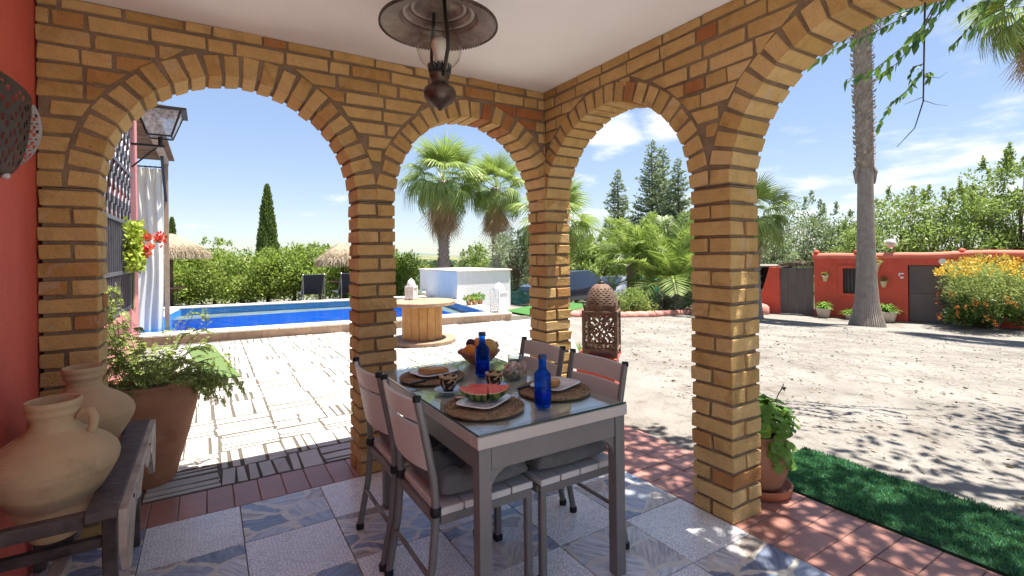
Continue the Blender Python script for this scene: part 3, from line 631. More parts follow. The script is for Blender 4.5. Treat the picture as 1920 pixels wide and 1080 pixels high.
    for k in range(500):
        u = random.uniform(-1.1, .02); P_.append(P(u, random.uniform(.0, .2), 1.80+random.random()*.2*(1-((u+.5)/.62)**2))); D_.append((d*random.choice((-1, 1))+Vector((0, 0, random.uniform(-.25, .35))))); S_.append(random.uniform(.1, .3))
    br_ = obj('brushwood_bundle', leafmesh('brushwood_bundle', P_, D_, np.array(S_), .1), mat('twig_brown', (.13, .10, .07), (.22, .18, .12), 9, .95)); br_.location = (A.x, A.y, zb)
    tag(br_, 'brown bundle of brushwood laid along the top of the grey yard gate', 'brushwood')
    return A, d, nrm, zb, P
OA, OD, ON, OZ, OP = outbuilding()

# ================================================================== OBJECTS IN THE PORCH
# ------------------------------------------------------------------ dining table
def table():
    x0, x1, y0, y1, h = .757, 1.438, 1.452, 2.56, .70
    t = thing('dining_table', 'grey metal dining table with taupe rim and glass top', 'table', (0, 0, 0))
    m = MB(); m.box(x0+.055, x1-.055, y0+.055, y1-.055, h-.032, h-.0105); m.build('table_top', TABLETOP, t)
    for k, (a, b, c, d) in enumerate(((x0, x1, y0, y0+.055), (x0, x1, y1-.055, y1), (x0, x0+.055, y0+.0555, y1-.0555), (x1-.055, x1, y0+.0555, y1-.0555))):
        MB().box(a, b, c, d, h-.052, h-.010).build('rim', mat('table_rim', (.46, .405, .36), (.42, .37, .33), 4, .5), t, bevel=.0025)
    MB().box(x0+.004, x1-.004, y0+.004, y1-.004, h-.008, h-.001).build('glass_pane', glass_mat('table_glass', (.93, .97, .95), ior=1.55, rough=.015), t, bevel=.0012)
    e = MB()
    for (a, b, c, d) in ((x0+.003, x1-.003, y0+.0025, y0+.0038), (x0+.0025, x0+.0038, y0+.003, y1-.003)): e.box(a, b, c, d, h-.0078, h-.0012)
    e.build('glass_edge', mat('dark_glass_edge', (.012, .05, .045), None, 3, .15, .5), t)
    i = .008; lw = .048
    for (sx, sy) in ((0, 0), (1, 0), (0, 1), (1, 1)):
        cx = x0+i if not sx else x1-i-lw; cyy = y0+i if not sy else y1-i-lw
        MB().box(cx, cx+lw, cyy, cyy+lw, 0.002, h-.053).build('leg', METAL, t, bevel=.004, seg=2)
    # aprons
    for (a, b, c, d) in ((x0+i+lw+.001, x1-i-lw-.001, y0+.012, y0+.05), (x0+i+lw+.001, x1-i-lw-.001, y1-.05, y1-.012)): MB().box(a, b, c, d, h-.135, h-.053).build('apron', METAL, t, bevel=.003)
    for (a, b, c, d) in ((x0+.012, x0+.05, y0+i+lw+.001, y1-i-lw-.001), (x1-.05, x1-.012, y0+i+lw+.001, y1-i-lw-.001)): MB().box(a, b, c, d, h-.135, h-.053).build('apron', METAL, t, bevel=.003)
    # curved corner gussets
    for yy in (y0+.02, y1-.045):
        for sg in (1, -1):
            cx = x0+i+lw+.001 if sg > 0 else x1-i-lw-.001; rr = .085
            pr = [(0, 0), (rr, 0)]+[(rr-rr*math.sin(q), -rr+rr*math.cos(q)) for q in np.linspace(.12, math.pi/2, 7)]
            vs = [(cx+sg*a, yy, h-.136+b) for a, b in pr]+[(cx+sg*a, yy+.025, h-.136+b) for a, b in pr]; n = len(pr)
            MB().add(vs, [tuple(range(n)), tuple(range(2*n-1, n-1, -1))]+[(j, j+n, (j+1) % n+n, (j+1) % n) for j in range(n)]).build('gusset', METAL, t)
    return h
TZ = table()

# ------------------------------------------------------------------ chairs: local +x is the way the sitter faces, origin below the seat centre
def cushion_mesh(w, d, h):
    n = 26; V = []; F = []
    def top(u, v):
        e = (1-abs(u)**5)*(1-abs(v)**5); e = max(e, 0)**.38
        z = h*e
        for bx in (-.42, .42):
            for by in (-.42, .42): z -= .055*math.exp(-((u-bx)**2+(v-by)**2)/.016)+.020*math.exp(-min((u-bx)**2, (v-by)**2)/.006)*.6
        return max(z+.005*math.sin(u*9+v*4)*e, .0)
    for s in (1, -1):
        for j in range(n+1):
            for i in range(n+1):
                u = -1+2*i/n; v = -1+2*j/n; k = 1-.05*(u*u*v*v)+.01*math.sin(7*(u+v))
                V.append((u*d/2*k, v*w/2*k, (h*.32+top(u, v)*.68) if s > 0 else h*.32*(1-(1-abs(u)**6)*(1-abs(v)**6))))
    o = (n+1)**2
    for j in range(n):
        for i in range(n):
            a = j*(n+1)+i; F.append((a, a+1, a+n+2, a+n+1)); F.append((o+a, o+a+n+1, o+a+n+2, o+a+1))
    return V, F
def chair(name, label, x, y, rz, sd):
    t = thing(name, label, 'chair', (x, y, 0), rz, 'dining chairs around the table')
    W, D, S, B = .365, .41, .415, .815; hw_, hd = W/2, D/2
    for s in (-1, 1):
        pts = [(-hd-.055, s*hw_, .002), (-hd-.012, s*hw_, .22), (-hd+.004, s*hw_, .40), (-hd-.004, s*hw_, .52), (-hd-.035, s*hw_, .68), (-hd-.062, s*hw_, B)]
        lg = MB().tube(pts, .0145, 10, flat=1.0).build('back_post', METAL, t, angle=40)
        MB().lathe([(.0001, .004), (.0150, .003), (.0156, -.012), (.0150, -.016)], 12, c=(-hd-.062, s*hw_, B)).build('post_cap', BLACK, lg, smooth=True)
        MB().lathe([(.018, 0.001), (.019, .018), (.016, .028)], 12, c=(-hd-.052, s*hw_, 0)).build('foot_cap', BLACK, lg, smooth=True)
        m = MB(); m.lathe([(.017, -.016), (.021, -.01), (.021, .01), (.017, .016)], 12, c=(-hd+.002, s*hw_, S-.01)); m.build('joint_collar', BLACK, lg, smooth=True)
        fl_ = MB().beam((hd-.02, s*(hw_-.005), .002), (hd-.02, s*(hw_-.005), S-.045), .028, .028).build('leg', METAL, t, bevel=.004)
        MB().box(hd-.036, hd-.004, s*(hw_-.005)-.016, s*(hw_-.005)+.016, .001, .028).build('foot_cap', BLACK, fl_)
        MB().beam((-hd+.02, s*(hw_-.004), S-.044), (hd-.006, s*(hw_-.004), S-.044), .022, .034).build('side_rail', METAL, t, bevel=.003)
        MB().tube([(-hd-.022, s*(hw_-.0), .18), (-hd-.022, 0, .18)], .009, 8).build('stretcher', METAL, t, smooth=True) if s > 0 else None
    MB().tube([(-hd-.022, -hw_, .18), (-hd-.022, 0, .18)], .009, 8).build('stretcher', METAL, t, smooth=True)
    MB().beam((-hd+.006, -hw_+.01, S-.044), (-hd+.006, hw_-.01, S-.044), .022, .03).build('cross_rail', METAL, t, bevel=.003)
    MB().beam((hd-.01, -hw_+.01, S-.044), (hd-.01, hw_-.01, S-.044), .022, .03).build('cross_rail', METAL, t, bevel=.003)
    n = 4; g = (D-.012)/n
    for k in range(n):
        MB().box(-hd+.012+k*g, -hd+.012+(k+1)*g-.006, -hw_-.012, hw_+.012, S-.026, S).build('seat_slat', TAUPE, t, bevel=.003)
    for (z0, z1) in ((.55, .710), (.726, .802)):       # two curved back slats
        m = MB(); ny = 10; vs = []; 
        for j in range(ny+1):
            yy = -hw_+.012+(W-.024)*j/ny; bow = -.028*(1-(yy/(hw_))**2)
            for z in (z0, (z0+z1)/2, z1):
                lean = -hd-.006-(z-.5)*.185
                for dx in (-.007, .007): vs.append((lean+bow+dx, yy, z))
        fs = []
        for j in range(ny):
            a, b = j*6, (j+1)*6
            for q in (0, 2):
                fs.append((a+q, a+q+2, b+q+2, b+q)); fs.append((a+q+1, b+q+1, b+q+3, a+q+3))
            fs.append((a, b, b+1, a+1)); fs.append((a+4, a+5, b+5, b+4))
        fs += [(0, 1, 3, 2), (2, 3, 5, 4)]; e = ny*6; fs += [(e, e+2, e+3, e+1), (e+2, e+4, e+5, e+3)]
        m.add(vs, fs); m.build('back_slat', TAUPE, t, angle=40)
    # tied seat cushion
    cu = thing('seat_cushion', label.replace('chair', 'cushion', 1) if False else 'tufted dark grey cushion on the '+sd, 'cushion', (x, y, S+.001), rz, 'grey seat cushions')
    V, F = cushion_mesh(.365, .39, .105); m = MB(); m.add(V, F); m.build('pad', CUSHION, cu, smooth=True, doubles=.0008, loc=(.012, 0, 0))
    b = MB()
    for bx in (-.42, .42):
        for by in (-.42, .42): b.lathe([(.001, .004), (.008, .003), (.009, 0)], 8, c=(bx*.195+.012, by*.1825, .054))
    b.build('tuft_buttons', CUSHION, cu)
    return t
chair('dining_chair', 'taupe slatted chair nearest the camera, on the left side of the table', .872, 1.79, 0, 'nearest chair left of the table')
chair('dining_chair', 'taupe slatted chair left of the table, closest to the middle brick pillar', .865, 2.205, 0, 'chair beside the middle brick pillar')
chair('dining_chair', 'taupe slatted chair right of the table, in front of the rusty lantern', 1.30, 1.775, math.pi, 'chair in front of the rusty lantern')
chair('dining_chair', 'taupe slatted chair right of the table, in front of the corner brick pillar', 1.30, 2.225, math.pi, 'chair in front of the corner pillar')

# ------------------------------------------------------------------ things on the table
WICKER = mat('woven_seagrass', (.42, .29, .17), (.16, .095, .05), 60, .85, .2, bump=.6, bscale=120)
def placemat(label, x, y):
    t = thing('placemat', label, 'placemat', (x, y, TZ), random.random()*6, 'round woven placemats'); m = MB()
    r = .022
    while r < .152:
        n = max(10, int(2*math.pi*r/.011)); pts = [(r*math.cos(2*math.pi*k/n), r*math.sin(2*math.pi*k/n), .0062+.0016*(k % 2)) for k in range(n+1)]
        rad = [.0052+.0020*(k % 2) for k in range(n)]+[.0052]; m.tube(pts, rad, 6, False); r += .0118
    m.lathe([(.001, .001), (.155, .001), (.155, .004), (.001, .004)], 28)
    m.build('woven_coil', WICKER, t, smooth=True)
placemat('round woven placemat at the near corner, under the watermelon plate', .918, 1.702)
placemat('round woven placemat on the right side, behind the near blue bottle', 1.285, 1.74)
placemat('round woven placemat on the far left of the table, under the bread plate', .932, 2.262)
def plate(label, x, y, rz, s=.085, kind='square'):
    m = MB(); n = 40; vs = []; fs = []; prof = [(0, .0), (.55, .0), (.62, .003), (.95, .014), (1.0, .0155), (.97, .018), (.62, .0065), (.55, .004), (0, .004)]
    for r, z in prof:
        for k in range(n):
            a = 2*math.pi*k/n; q = (abs(math.cos(a))**5+abs(math.sin(a))**5)**(-.2) if kind == 'square' else 1
            vs.append((r*s*q*math.cos(a)*1.25 if kind == 'square' else r*s*math.cos(a), r*s*q*math.sin(a), z))
    for j in range(len(prof)-1):
        for k in range(n): fs.append((j*n+k, j*n+(k+1) % n, (j+1)*n+(k+1) % n, (j+1)*n+k))
    m.add(vs, fs); o = m.build('plate', CERAMIC, None, smooth=True, doubles=.0002, loc=(x, y, TZ+.0135), rot=(0, 0, rz)); return tag(o, label, 'plate', 'white square plates')
plate('white square plate holding the watermelon slices', .922, 1.712, .55)
plate('white plate behind the near blue bottle, with bread on it', 1.30, 1.75, .35)
plate('white plate with a long piece of toast on the far left placemat', .945, 2.27, .2)
def toast(label, x, y, rz, lx=.075, ly=.03):
    m = MB(); n = 20; pr = [((abs(math.cos(a))**.6)*math.copysign(1, math.cos(a)), (abs(math.sin(a))**.7)*math.copysign(1, math.sin(a))) for a in np.linspace(0, 2*math.pi, n, False)]
    vs = []; lay = [(.9, 0), (1, .006), (1, .014), (.93, .021)]
    for s, z in lay: vs += [(p*lx*s, q*ly*s, z+.002*math.sin(5*p)) for p, q in pr]
    fs = [tuple(range(n-1, -1, -1)), tuple(range(3*n, 4*n))]+[(j*n+k, j*n+(k+1) % n, (j+1)*n+(k+1) % n, (j+1)*n+k) for j in range(3) for k in range(n)]
    t = thing('bread_slice', label, 'bread', (x, y, TZ+.021), rz, 'slices of bread')
    m.add(vs, fs).build('loaf', mat('bread_crust', (.50, .26, .10), (.34, .15, .05), 25, .85, .15, bump=.5), t, smooth=True)
    m2 = MB(); m2.add([(p*lx*.86, q*ly*.86, .0225+.0015*math.sin(9*p+q)) for p, q in pr], [tuple(range(n))]); m2.build('crumb', mat('bread_crumb', (.68, .47, .25), (.55, .33, .15), 60, .95, .1, bump=.6), t)
toast('long slice of toast on the far left plate', .94, 2.265, -.35)
toast('short thick slice of bread on the right hand plate', 1.285, 1.76, .5, .045, .034)
def knife(label, x, y, rz, z):
    t = thing('table_knife', label, 'knife', (x, y, TZ+z), rz, 'table knives')
    MB().box(-.10, 0, -.006, .006, 0, .009).build('handle', mat('knife_handle', (.02, .02, .022), None, 5, .35), t, bevel=.003)
    MB().add([(0, -.006, .003), (.09, -.008, .003), (.10, .004, .003), (0, .006, .003), (0, -.006, .006), (.09, -.008, .005), (.10, .004, .005), (0, .006, .006)], [(0, 3, 2, 1), (4, 5, 6, 7), (0, 1, 5, 4), (1, 2, 6, 5), (2, 3, 7, 6), (3, 0, 4, 7)]).build('blade', mat('steel', (.6, .6, .6), None, 5, .2, .5, 1), t)
knife('dark handled knife at the front of the far left placemat', .862, 2.165, .25, .0135)
knife('knife lying behind the toast on the far left placemat', 1.02, 2.33, -.9, .0135)
knife('knife at the back of the right hand placemat', 1.23, 1.83, .3, .0135)
def cup(label, sl, x, y):
    sm = mat('blue_painted_saucer', (.62, .68, .78), (.16, .22, .42), 40, .15, .5)
    s = MB().lathe([(.001, 0), (.03, 0), (.034, .003), (.062, .012), (.064, .015), (.06, .0155), (.032, .007), (.001, .006)], 32).build('saucer', sm, None, smooth=True, loc=(x, y, TZ)); tag(s, sl, 'saucer', 'painted saucers')
    m = bpy.data.materials.get('painted_cup')
    if not m:
        m = bpy.data.materials.new('painted_cup'); t_ = nodes(m); v = coords(t_, False); vo = N(t_, 'ShaderNodeTexVoronoi', {'Scale': 62}, feature='F1'); L(t_, v, vo.inputs['Vector'])
        finish(t_, ramp(t_, vo.outputs['Distance'], ((.60, (.022, .016, .018)), (.68, (.55, .36, .18)))), .2, .5)
    t = thing('cup', label, 'cup', (x, y, TZ+.0072), 0, 'painted coffee cups')
    MB().lathe([(.001, 0), (.022, 0), (.021, .006), (.031, .016), (.037, .035), (.038, .058), (.0385, .064), (.0355, .064), (.034, .036), (.026, .014), (.001, .009)], 32).build('bowl', m, t, smooth=True)
    MB().lathe([(.0388, .057), (.0396, .0605), (.0392, .0652), (.0352, .0652)], 32).build('rim_band', mat('tan_rim', (.50, .32, .17), None, 9, .25), t, smooth=True)
    MB().lathe([(.0001, .05), (.0347, .05)], 24).build('coffee', mat('milky_coffee', (.33, .17, .08), None, 9, .2), t)
cup('patterned dark cup standing left of the watermelon', 'blue painted saucer left of the watermelon', .893, 1.985)
cup('patterned dark cup behind the watermelon, by the far blue bottle', 'blue painted saucer behind the watermelon', 1.088, 1.925)
BLUEGL = bpy.data.materials.new('cobalt_glass')
def _bg():
    t = nodes(BLUEGL); p = N(t, 'ShaderNodeBsdfPrincipled', {'Base Color': (.012, .13, .80, 1), 'Roughness': .03, 'Transmission Weight': .8, 'IOR': 1.3, 'Specular IOR Level': .6})
    tr = N(t, 'ShaderNodeBsdfTransparent', {0: (.10, .40, .98, 1)}); ms = N(t, 'ShaderNodeMixShader', {0: .62}); L(t, p.outputs[0], ms.inputs[1]); L(t, tr.outputs[0], ms.inputs[2])
    o = N(t, 'ShaderNodeOutputMaterial'); L(t, ms.outputs[0], o.inputs[0])
_bg()
def bottle(label, x, y, s=1.0):
    t = thing('water_bottle', label, 'bottle', (x, y, TZ), 0, 'cobalt blue glass bottles')
    r = .0335*s; h = .205*s
    pr = [(.001, .003), (r*.85, .001), (r, .01), (r, h*.60), (r*.97, h*.64), (r*.7, h*.69), (r*.46, h*.73), (r*.43, h*.90), (r*.50, h*.905), (r*.50, h*.93)]
    MB().lathe(pr, 36).build('body', BLUEGL, t, smooth=True)
    MB().lathe([(.001, .012), (r*.92, .016), (r*.92, h*.34), (.001, h*.34)], 28).build('water', mat('blue_lit_water', (.006, .07, .42), (.004, .05, .3), 4, .1, .5), t, smooth=True)
    MB().lathe([(r*.52, h*.925), (r*.52, h*.985), (r*.46, h), (.001, h)], 24).build('cap', mat('navy_cap', (.02, .045, .13), None, 4, .4), t, angle=40)
bottle('cobalt blue bottle at the front of the table, right of the watermelon', 1.115, 1.585)
bottle('cobalt blue bottle in the middle of the table, in front of the fruit bowl', 1.152, 2.152, 1.06)
def fruit_bowl():
    x, y = 1.275, 2.42
    t = thing('fruit_bowl', 'terracotta bowl with two lug handles at the far end of the table', 'bowl', (x, y, TZ), .35)
    MB().lathe([(.001, 0), (.05, 0), (.055, .004), (.085, .03), (.115, .065), (.118, .07), (.112, .07), (.08, .034), (.05, .01), (.001, .008)], 40).build('bowl', mat('glazed_terracotta', (.42, .16, .08), (.32, .105, .05), 10, .4, .4), t, smooth=True)
    for s in (1, -1):
        MB().tube([(s*.105, -.03, .062), (s*.135, -.02, .078), (s*.152, 0, .088), (s*.135, .02, .078), (s*.105, .03, .062)], [.006, .01, .011, .01, .006], 8).build('handle', mat('glazed_terracotta', ()), t, smooth=True)
    fm = mat('peach_skin', (.70, .30, .09), (.60, .20, .05), 7, .45, .3); gm = mat('mango_skin', (.52, .36, .10), (.62, .22, .07), 6, .4, .3); om = mat('orange_peel', (.75, .26, .03), None, 6, .5, .3, bump=.2, bscale=300)
    def fruit(nm, label, dx, dy, dz, r, m, sz=1):
        o = MB().lathe([(.0005, -r*sz)]+[(r*math.cos(q), r*sz*math.sin(q)) for q in np.linspace(-1.45, 1.35, 14)]+[(.0005, r*sz*.93)], 24).build(nm, m, None, smooth=True, loc=(x+dx, y+dy, TZ+dz), rot=(random.uniform(-.3, .3), random.uniform(-.3, .3), 0)); tag(o, label, nm, 'fruit in the bowl')
    fruit('peach', 'orange peach at the back of the terracotta bowl', .025, .045, .094, .040, fm)
    fruit('mango', 'large green and orange mango on the right of the terracotta bowl', .045, -.03, .085, .047, gm, 1.06)
    fruit('orange', 'orange on the left of the terracotta bowl behind the bottle', -.055, .0, .072, .036, om)
    fruit('plum', 'dark plum at the back left of the terracotta bowl', -.02, .06, .10, .028, mat('plum_skin', (.05, .015, .03), None, 4, .35), 1)
fruit_bowl()
def drink():
    x, y = 1.335, 2.145
    t = thing('drinking_glass', 'clear tumbler of dark red drink behind the placemats', 'glass', (x, y, TZ))
    MB().lathe([(.001, .001), (.03, .001), (.034, .004), (.036, .085), (.034, .085), (.031, .008), (.001, .007)], 28).build('tumbler', glass_mat('clear_glass', (.90, .94, .93), ior=1.45), t, smooth=True)
    MB().lathe([(.001, .008), (.0305, .008), (.033, .058), (.001, .058)], 24).build('drink', mat('dark_red_drink', (.045, .012, .010), None, 4, .1, .5), t, smooth=True)
drink()
def sugar_basket():
    x, y = 1.245, 2.04
    t = thing('sugar_bowl', 'small pale stoneware bowl of folded sugar papers behind the cup', 'bowl', (x, y, TZ), .3)
    MB().lathe([(.001, 0), (.03, 0), (.036, .012), (.05, .03), (.052, .033), (.047, .033), (.032, .012), (.001, .006)], 24).build('bowl', mat('speckled_stoneware', (.42, .36, .25), (.22, .17, .11), 50, .5), t, smooth=True)
    for k in range(9):
        a = random.uniform(0, 6.28); m = Matrix.Translation((random.uniform(-.02, .02), random.uniform(-.02, .02), .036+.006*k*.6)) @ Euler((random.uniform(-.9, .9), random.uniform(-.7, .7), a)).to_matrix().to_4x4()
        MB().box(-.028, .028, -.014, .014, -.002, .002, m).build('sugar_paper', mat('printed_paper', (.75, .70, .62), (.35, .15, .10), 45, .8), t, bevel=.001)
    m = Matrix.Translation((.055, -.02, .05)) @ Euler((.25, .1, .4)).to_matrix().to_4x4()
    t2 = thing('napkin_holder', 'small creased printed carton behind the cup, next to the tumbler', 'carton', (1.30, 2.045, TZ), .5)
    MB().box(-.035, .035, -.025, .025, .001, .052).build('carton', mat('kraft_print', (.60, .47, .34), (.24, .12, .07), 38, .8), t2, bevel=.004)
    MB().hexa([(-.034, -.024, .0525), (.034, -.024, .0525), (.034, .024, .0525), (-.034, .024, .0525), (-.03, -.012, .066), (.03, -.014, .07), (.03, .01, .068), (-.03, .012, .065)]).build('folded_top', mat('kraft_print', ()), t2)
sugar_basket()
def melon():
    PULP = mat('melon_flesh', (.66, .10, .085), (.74, .22, .17), 22, .45, .4, bump=.15); RIND = bpy.data.materials.new('melon_rind'); t_ = nodes(RIND); v = coords(t_, False)
    wv = N(t_, 'ShaderNodeTexWave', {'Scale': 9, 'Distortion': 7, 'Detail': 3}, bands_direction='X'); L(t_, v, wv.inputs['Vector']); finish(t_, ramp(t_, wv.outputs[0], ((.3, (.015, .055, .012)), (.6, (.14, .20, .035)))), .35, .4)
    WH = mat('melon_white', (.72, .70, .48), None, 9, .5)
    def wedge(label, x, y, rz, u0, u1, R0, LN, ha):
        t = thing('watermelon_slice', label, 'watermelon', (x, y, TZ+.022), rz, 'watermelon slices on the plate'); t.rotation_euler = (-.38, 0, rz); nu, na = 14, 9
        def shell(k0, k1, nm, m, tip=False):
            V = []; F = []
            for i in range(nu+1):
                u = u0+(u1-u0)*i/nu; r = R0*math.sqrt(max(.02, 1-u*u)); zc_ = R0
                for kk in (k0, k1):
                    for j in range(na+1):
                        a_ = -ha+2*ha*j/na; V.append((u*LN, kk*r*math.sin(a_), zc_-kk*r*math.cos(a_)+(.002*math.sin(u*40+j) if kk < .9 else 0)))
            W2 = 2*(na+1)
            for i in range(nu):
                o = i*W2; q = o+W2
                for j in range(na): F += [(o+j, o+j+1, q+j+1, q+j), (o+na+1+j, q+na+1+j, q+na+2+j, o+na+2+j)]
                F += [(o, q, q+na+1, o+na+1), (o+na, o+2*na+1, q+2*na+1, q+na)]
            for e in (0, nu*W2): 
                for j in range(na): F.append((e+j, e+na+1+j, e+na+2+j, e+j+1))
            return MB().add(V, F).build(nm, m, t, angle=50)
        shell(.03, .86, 'flesh', PULP); shell(.861, .925, 'pale_rind', WH); shell(.926, 1.0, 'rind', RIND)
    wedge('long watermelon wedge on the left of the near plate', .918, 1.708, -.52, -.98, .12, .060, .098, .80)
    wedge('shorter watermelon wedge on the right of the near plate', .924, 1.706, -.50, .17, .98, .062, .098, .80)
    wedge('watermelon wedge behind the others on the near plate', .948, 1.748, -.54, -.8, .6, .056, .085, .62)
    t = thing('small_dish', 'tiny dark rimmed dish at the back left of the watermelon', 'dish', (.858, 1.80, TZ+.0135)); MB().lathe([(.001, 0), (.015, 0), (.024, .014), (.025, .017), (.022, .017), (.014, .004), (.001, .003)], 20).build('dish', mat('olive_wood', (.30, .17, .08), (.16, .08, .04), 20, .4), t, smooth=True); MB().lathe([(.0005, .013), (.021, .0135)], 18).build('dip', mat('pale_dip', (.70, .52, .40), None, 5, .5), t)
melon()

# ------------------------------------------------------------------ ceiling oil-lamp pendant
def pendant():
    t = thing('pendant_lamp', 'bronze oil lamp style pendant with glass chimney under the ceiling', 'lamp', (.81, 1.852, 0)); r = .232; z = 2.228
    sh = [(r, z), (r+.006, z+.004), (r+.005, z+.012), (r-.006, z+.014), (.16, z+.035), (.150, z+.05), (.13, z+.055), (.12, z+.07), (.10, z+.075), (.09, z+.095), (.055, z+.10), (.05, z+.13), (.03, z+.135), (.03, ZC-.02), (.055, ZC-.012), (.055, ZC-.002)]
    MB().lathe(sh+[(.04, ZC-.002)], 56).build('shade', BRONZE, t, smooth=True)
    ins = [(r-.001, z+.001), (r-.012, z+.008), (.162, z+.028), (.154, z+.036), (.150, z+.052), (.138, z+.050), (.124, z+.054), (.118, z+.074), (.106, z+.070), (.094, z+.074), (.088, z+.094), (.06, z+.096), (.03, z+.122), (.001, z+.122)]
    MB().lathe(ins, 56).build('shade_lining', mat('dull_bronze_lining', (.26, .20, .165), (.15, .11, .09), 25, .36, .4, .5, bump=.2), t, smooth=True)
    bd = MB()
    for k in range(110):
        a = 2*math.pi*k/110; bd.box(-.003, .003, -.003, .003, -.004, .004, Matrix.Translation(((r+.004)*math.cos(a), (r+.004)*math.sin(a), z+.001)) @ Matrix.Rotation(a, 4, 'Z'))
    bd.build('beaded_rim', BRONZE, t)
    g = [(.034, 2.045), (.047, 2.06), (.080, 2.095), (.091, 2.13), (.086, 2.165), (.06, 2.225), (.044, 2.27), (.04, 2.325)]
    MB().lathe(g, 40).build('chimney', glass_mat('lamp_glass', (.93, .93, .90), ior=1.5), t, smooth=True)
    b = MB().lathe([(.001, 2.075), (.02, 2.075), (.02, 2.10), (.028, 2.13), (.033, 2.15), (.030, 2.172), (.018, 2.185), (.001, 2.188)], 24).build('bulb', mat('frosted_bulb', (.72, .66, .58), None, 4, .35), t, smooth=True)
    bn = MB().lathe([(.001, 2.04), (.04, 2.042), (.042, 2.025), (.035, 2.012), (.035, 1.995), (.04, 1.99), (.062, 1.975), (.066, 1.955), (.062, 1.935), (.048, 1.917), (.035, 1.909), (.028, 1.902), (.012, 1.897), (.008, 1.888), (.001, 1.886)], 36).build('font', BRONZE, t, smooth=True)
    gl = MB()
    for k in range(18):
        a = 2*math.pi*k/18; gl.beam((.040*math.cos(a), .040*math.sin(a), 2.038), (.046*math.cos(a), .046*math.sin(a), 2.072), .006, .004)
    gl.lathe([(.018, 2.04), (.022, 2.075), (.001, 2.078)], 16); gl.build('burner', DARKIRON, t)
    for k, a in enumerate((-1.62, 1.52)):
        c, s = math.cos(a), math.sin(a); pts = [(.036*c, .036*s, 2.02), (.062*c, .062*s, 2.05), (.094*c, .094*s, 2.11), (.092*c, .092*s, 2.16), (.07*c, .07*s, 2.24), (.06*c, .06*s, 2.31)]
        MB().tube(pts, .0075, 8).build('bracket', DARKIRON, t, smooth=True)
pendant()

# ------------------------------------------------------------------ pierced sheet metal: a grid with holes cut by a pattern
def pierced(nu, nv, fn, hole):
    """fn(u,v)->point with u,v in 0..1 ; hole(u,v)->True where cut"""
    V = [fn(i/nu, j/nv) for j in range(nv+1) for i in range(nu+1)]; F = []
    for j in range(nv):
        for i in range(nu):
            if not hole((i+.5)/nu, (j+.5)/nv): F.append((j*(nu+1)+i, j*(nu+1)+i+1, (j+1)*(nu+1)+i+1, (j+1)*(nu+1)+i))
    return MB().add(V, F)
def rosette(u, v):
    x, y = u-.5, v-.5; r = math.hypot(x, y)*2; a = math.atan2(y, x)
    if max(abs(x), abs(y)) > .44: return False
    if r < .12: return False
    if r < .36: return math.cos(a*8) > .15
    if r < .46: return False
    if r < .74: return math.cos(a*12+math.pi) > .2 and (r < .58 or r > .63 or True)
    if r < .80: return False
    if r < 1.12: return math.cos(a*20)*math.cos(r*22) > .12
    return math.sin(u*60)*math.sin(v*60) > .45
def lantern(name, label, cat, loc, rz, w, hb, hd_, m, dark, group=None, fine=30):
    t = thing(name, label, cat, loc, rz, group); f = w*.18; h = w/2; z0 = f*1.15
    for k in range(4):
        mt = Matrix.Rotation(k*math.pi/2, 4, 'Z')
        pierced(fine, fine, lambda u, v: mt @ Vector(((u-.5)*w*.96, -h*.96, z0+v*hb)), rosette).build('pierced_panel', m, t)
        c = mt @ Vector((-h, -h, 0))
        MB().box(-h-.006, -h+.014, -h-.006, -h+.014, z0-.004, z0+hb+.02, mt).build('corner_post', m, t)
        MB().add([mt @ Vector(p) for p in ((-h-.006, -h-.006, z0), (-h+.085*w/.3, -h-.006, z0), (-h-.001, -h-.006, .001), (-h-.006, -h+.085*w/.3, z0), (-h+.012, -h-.006, .001), (-h-.006, -h+.012, .001))], [(0, 1, 4, 2), (0, 2, 5, 3), (2, 4, 5)]).build('foot', m, t)
        MB().beam(mt @ Vector((-h, -h, z0+hb+.006)), mt @ Vector((h, -h, z0+hb+.006)), .016, .016).build('top_rail', m, t)
        MB().beam(mt @ Vector((-h, -h, z0)), mt @ Vector((h, -h, z0)), .014, .014).build('bottom_rail', m, t)
        MB().add([mt @ Vector(p) for p in ((-h+.012, -h+.004, z0+hb+.01), (-h+.07*w/.3, -h+.004, z0+hb+.012), (-h-.004, -h+.004, z0+hb+.10*w/.3), (-h+.012, -h+.016, z0+hb+.01), (-h+.004, -h+.07*w/.3, z0+hb+.012))], [(0, 1, 2), (3, 2, 4), (0, 2, 3)]).build('corner_horn', m, t)
    zt = z0+hb+.012; rb = h*.90
    def prof(v):  # onion dome
        q = v; return rb*(1-.10*abs(q-.15)*2)*math.sqrt(max(0, 1-(max(0, q-.15)/.85)**2.2))+.014*w/.3, zt+hd_*(.18*min(1, q/.15) if q < .15 else .18+.72*(q-.15)/.85)
    def dm(u, v):
        r, z = prof(v); a = u*2*math.pi; k = 1+.03*math.cos(a*8); return (r*k*math.cos(a), r*k*math.sin(a), z)
    pierced(64, 26, dm, lambda u, v: .2 < v < .85 and math.sin(u*2*math.pi*16+(int(v*13) % 2)*math.pi) > .62 and math.sin(v*80) > .1).build('dome', m, t, smooth=True)
    MB().lathe([(.03*w/.3, zt+hd_*.87), (.034*w/.3, zt+hd_*.92), (.02*w/.3, zt+hd_*.97), (.012*w/.3, zt+hd_*.98), (.016*w/.3, zt+hd_), (.001, zt+hd_*1.04)], 14).build('finial', dark, t, smooth=True)
    MB().box(-h*.95, h*.95, -h*.95, h*.95, z0-.002, z0+.002).build('base_plate', m, t)
    return t
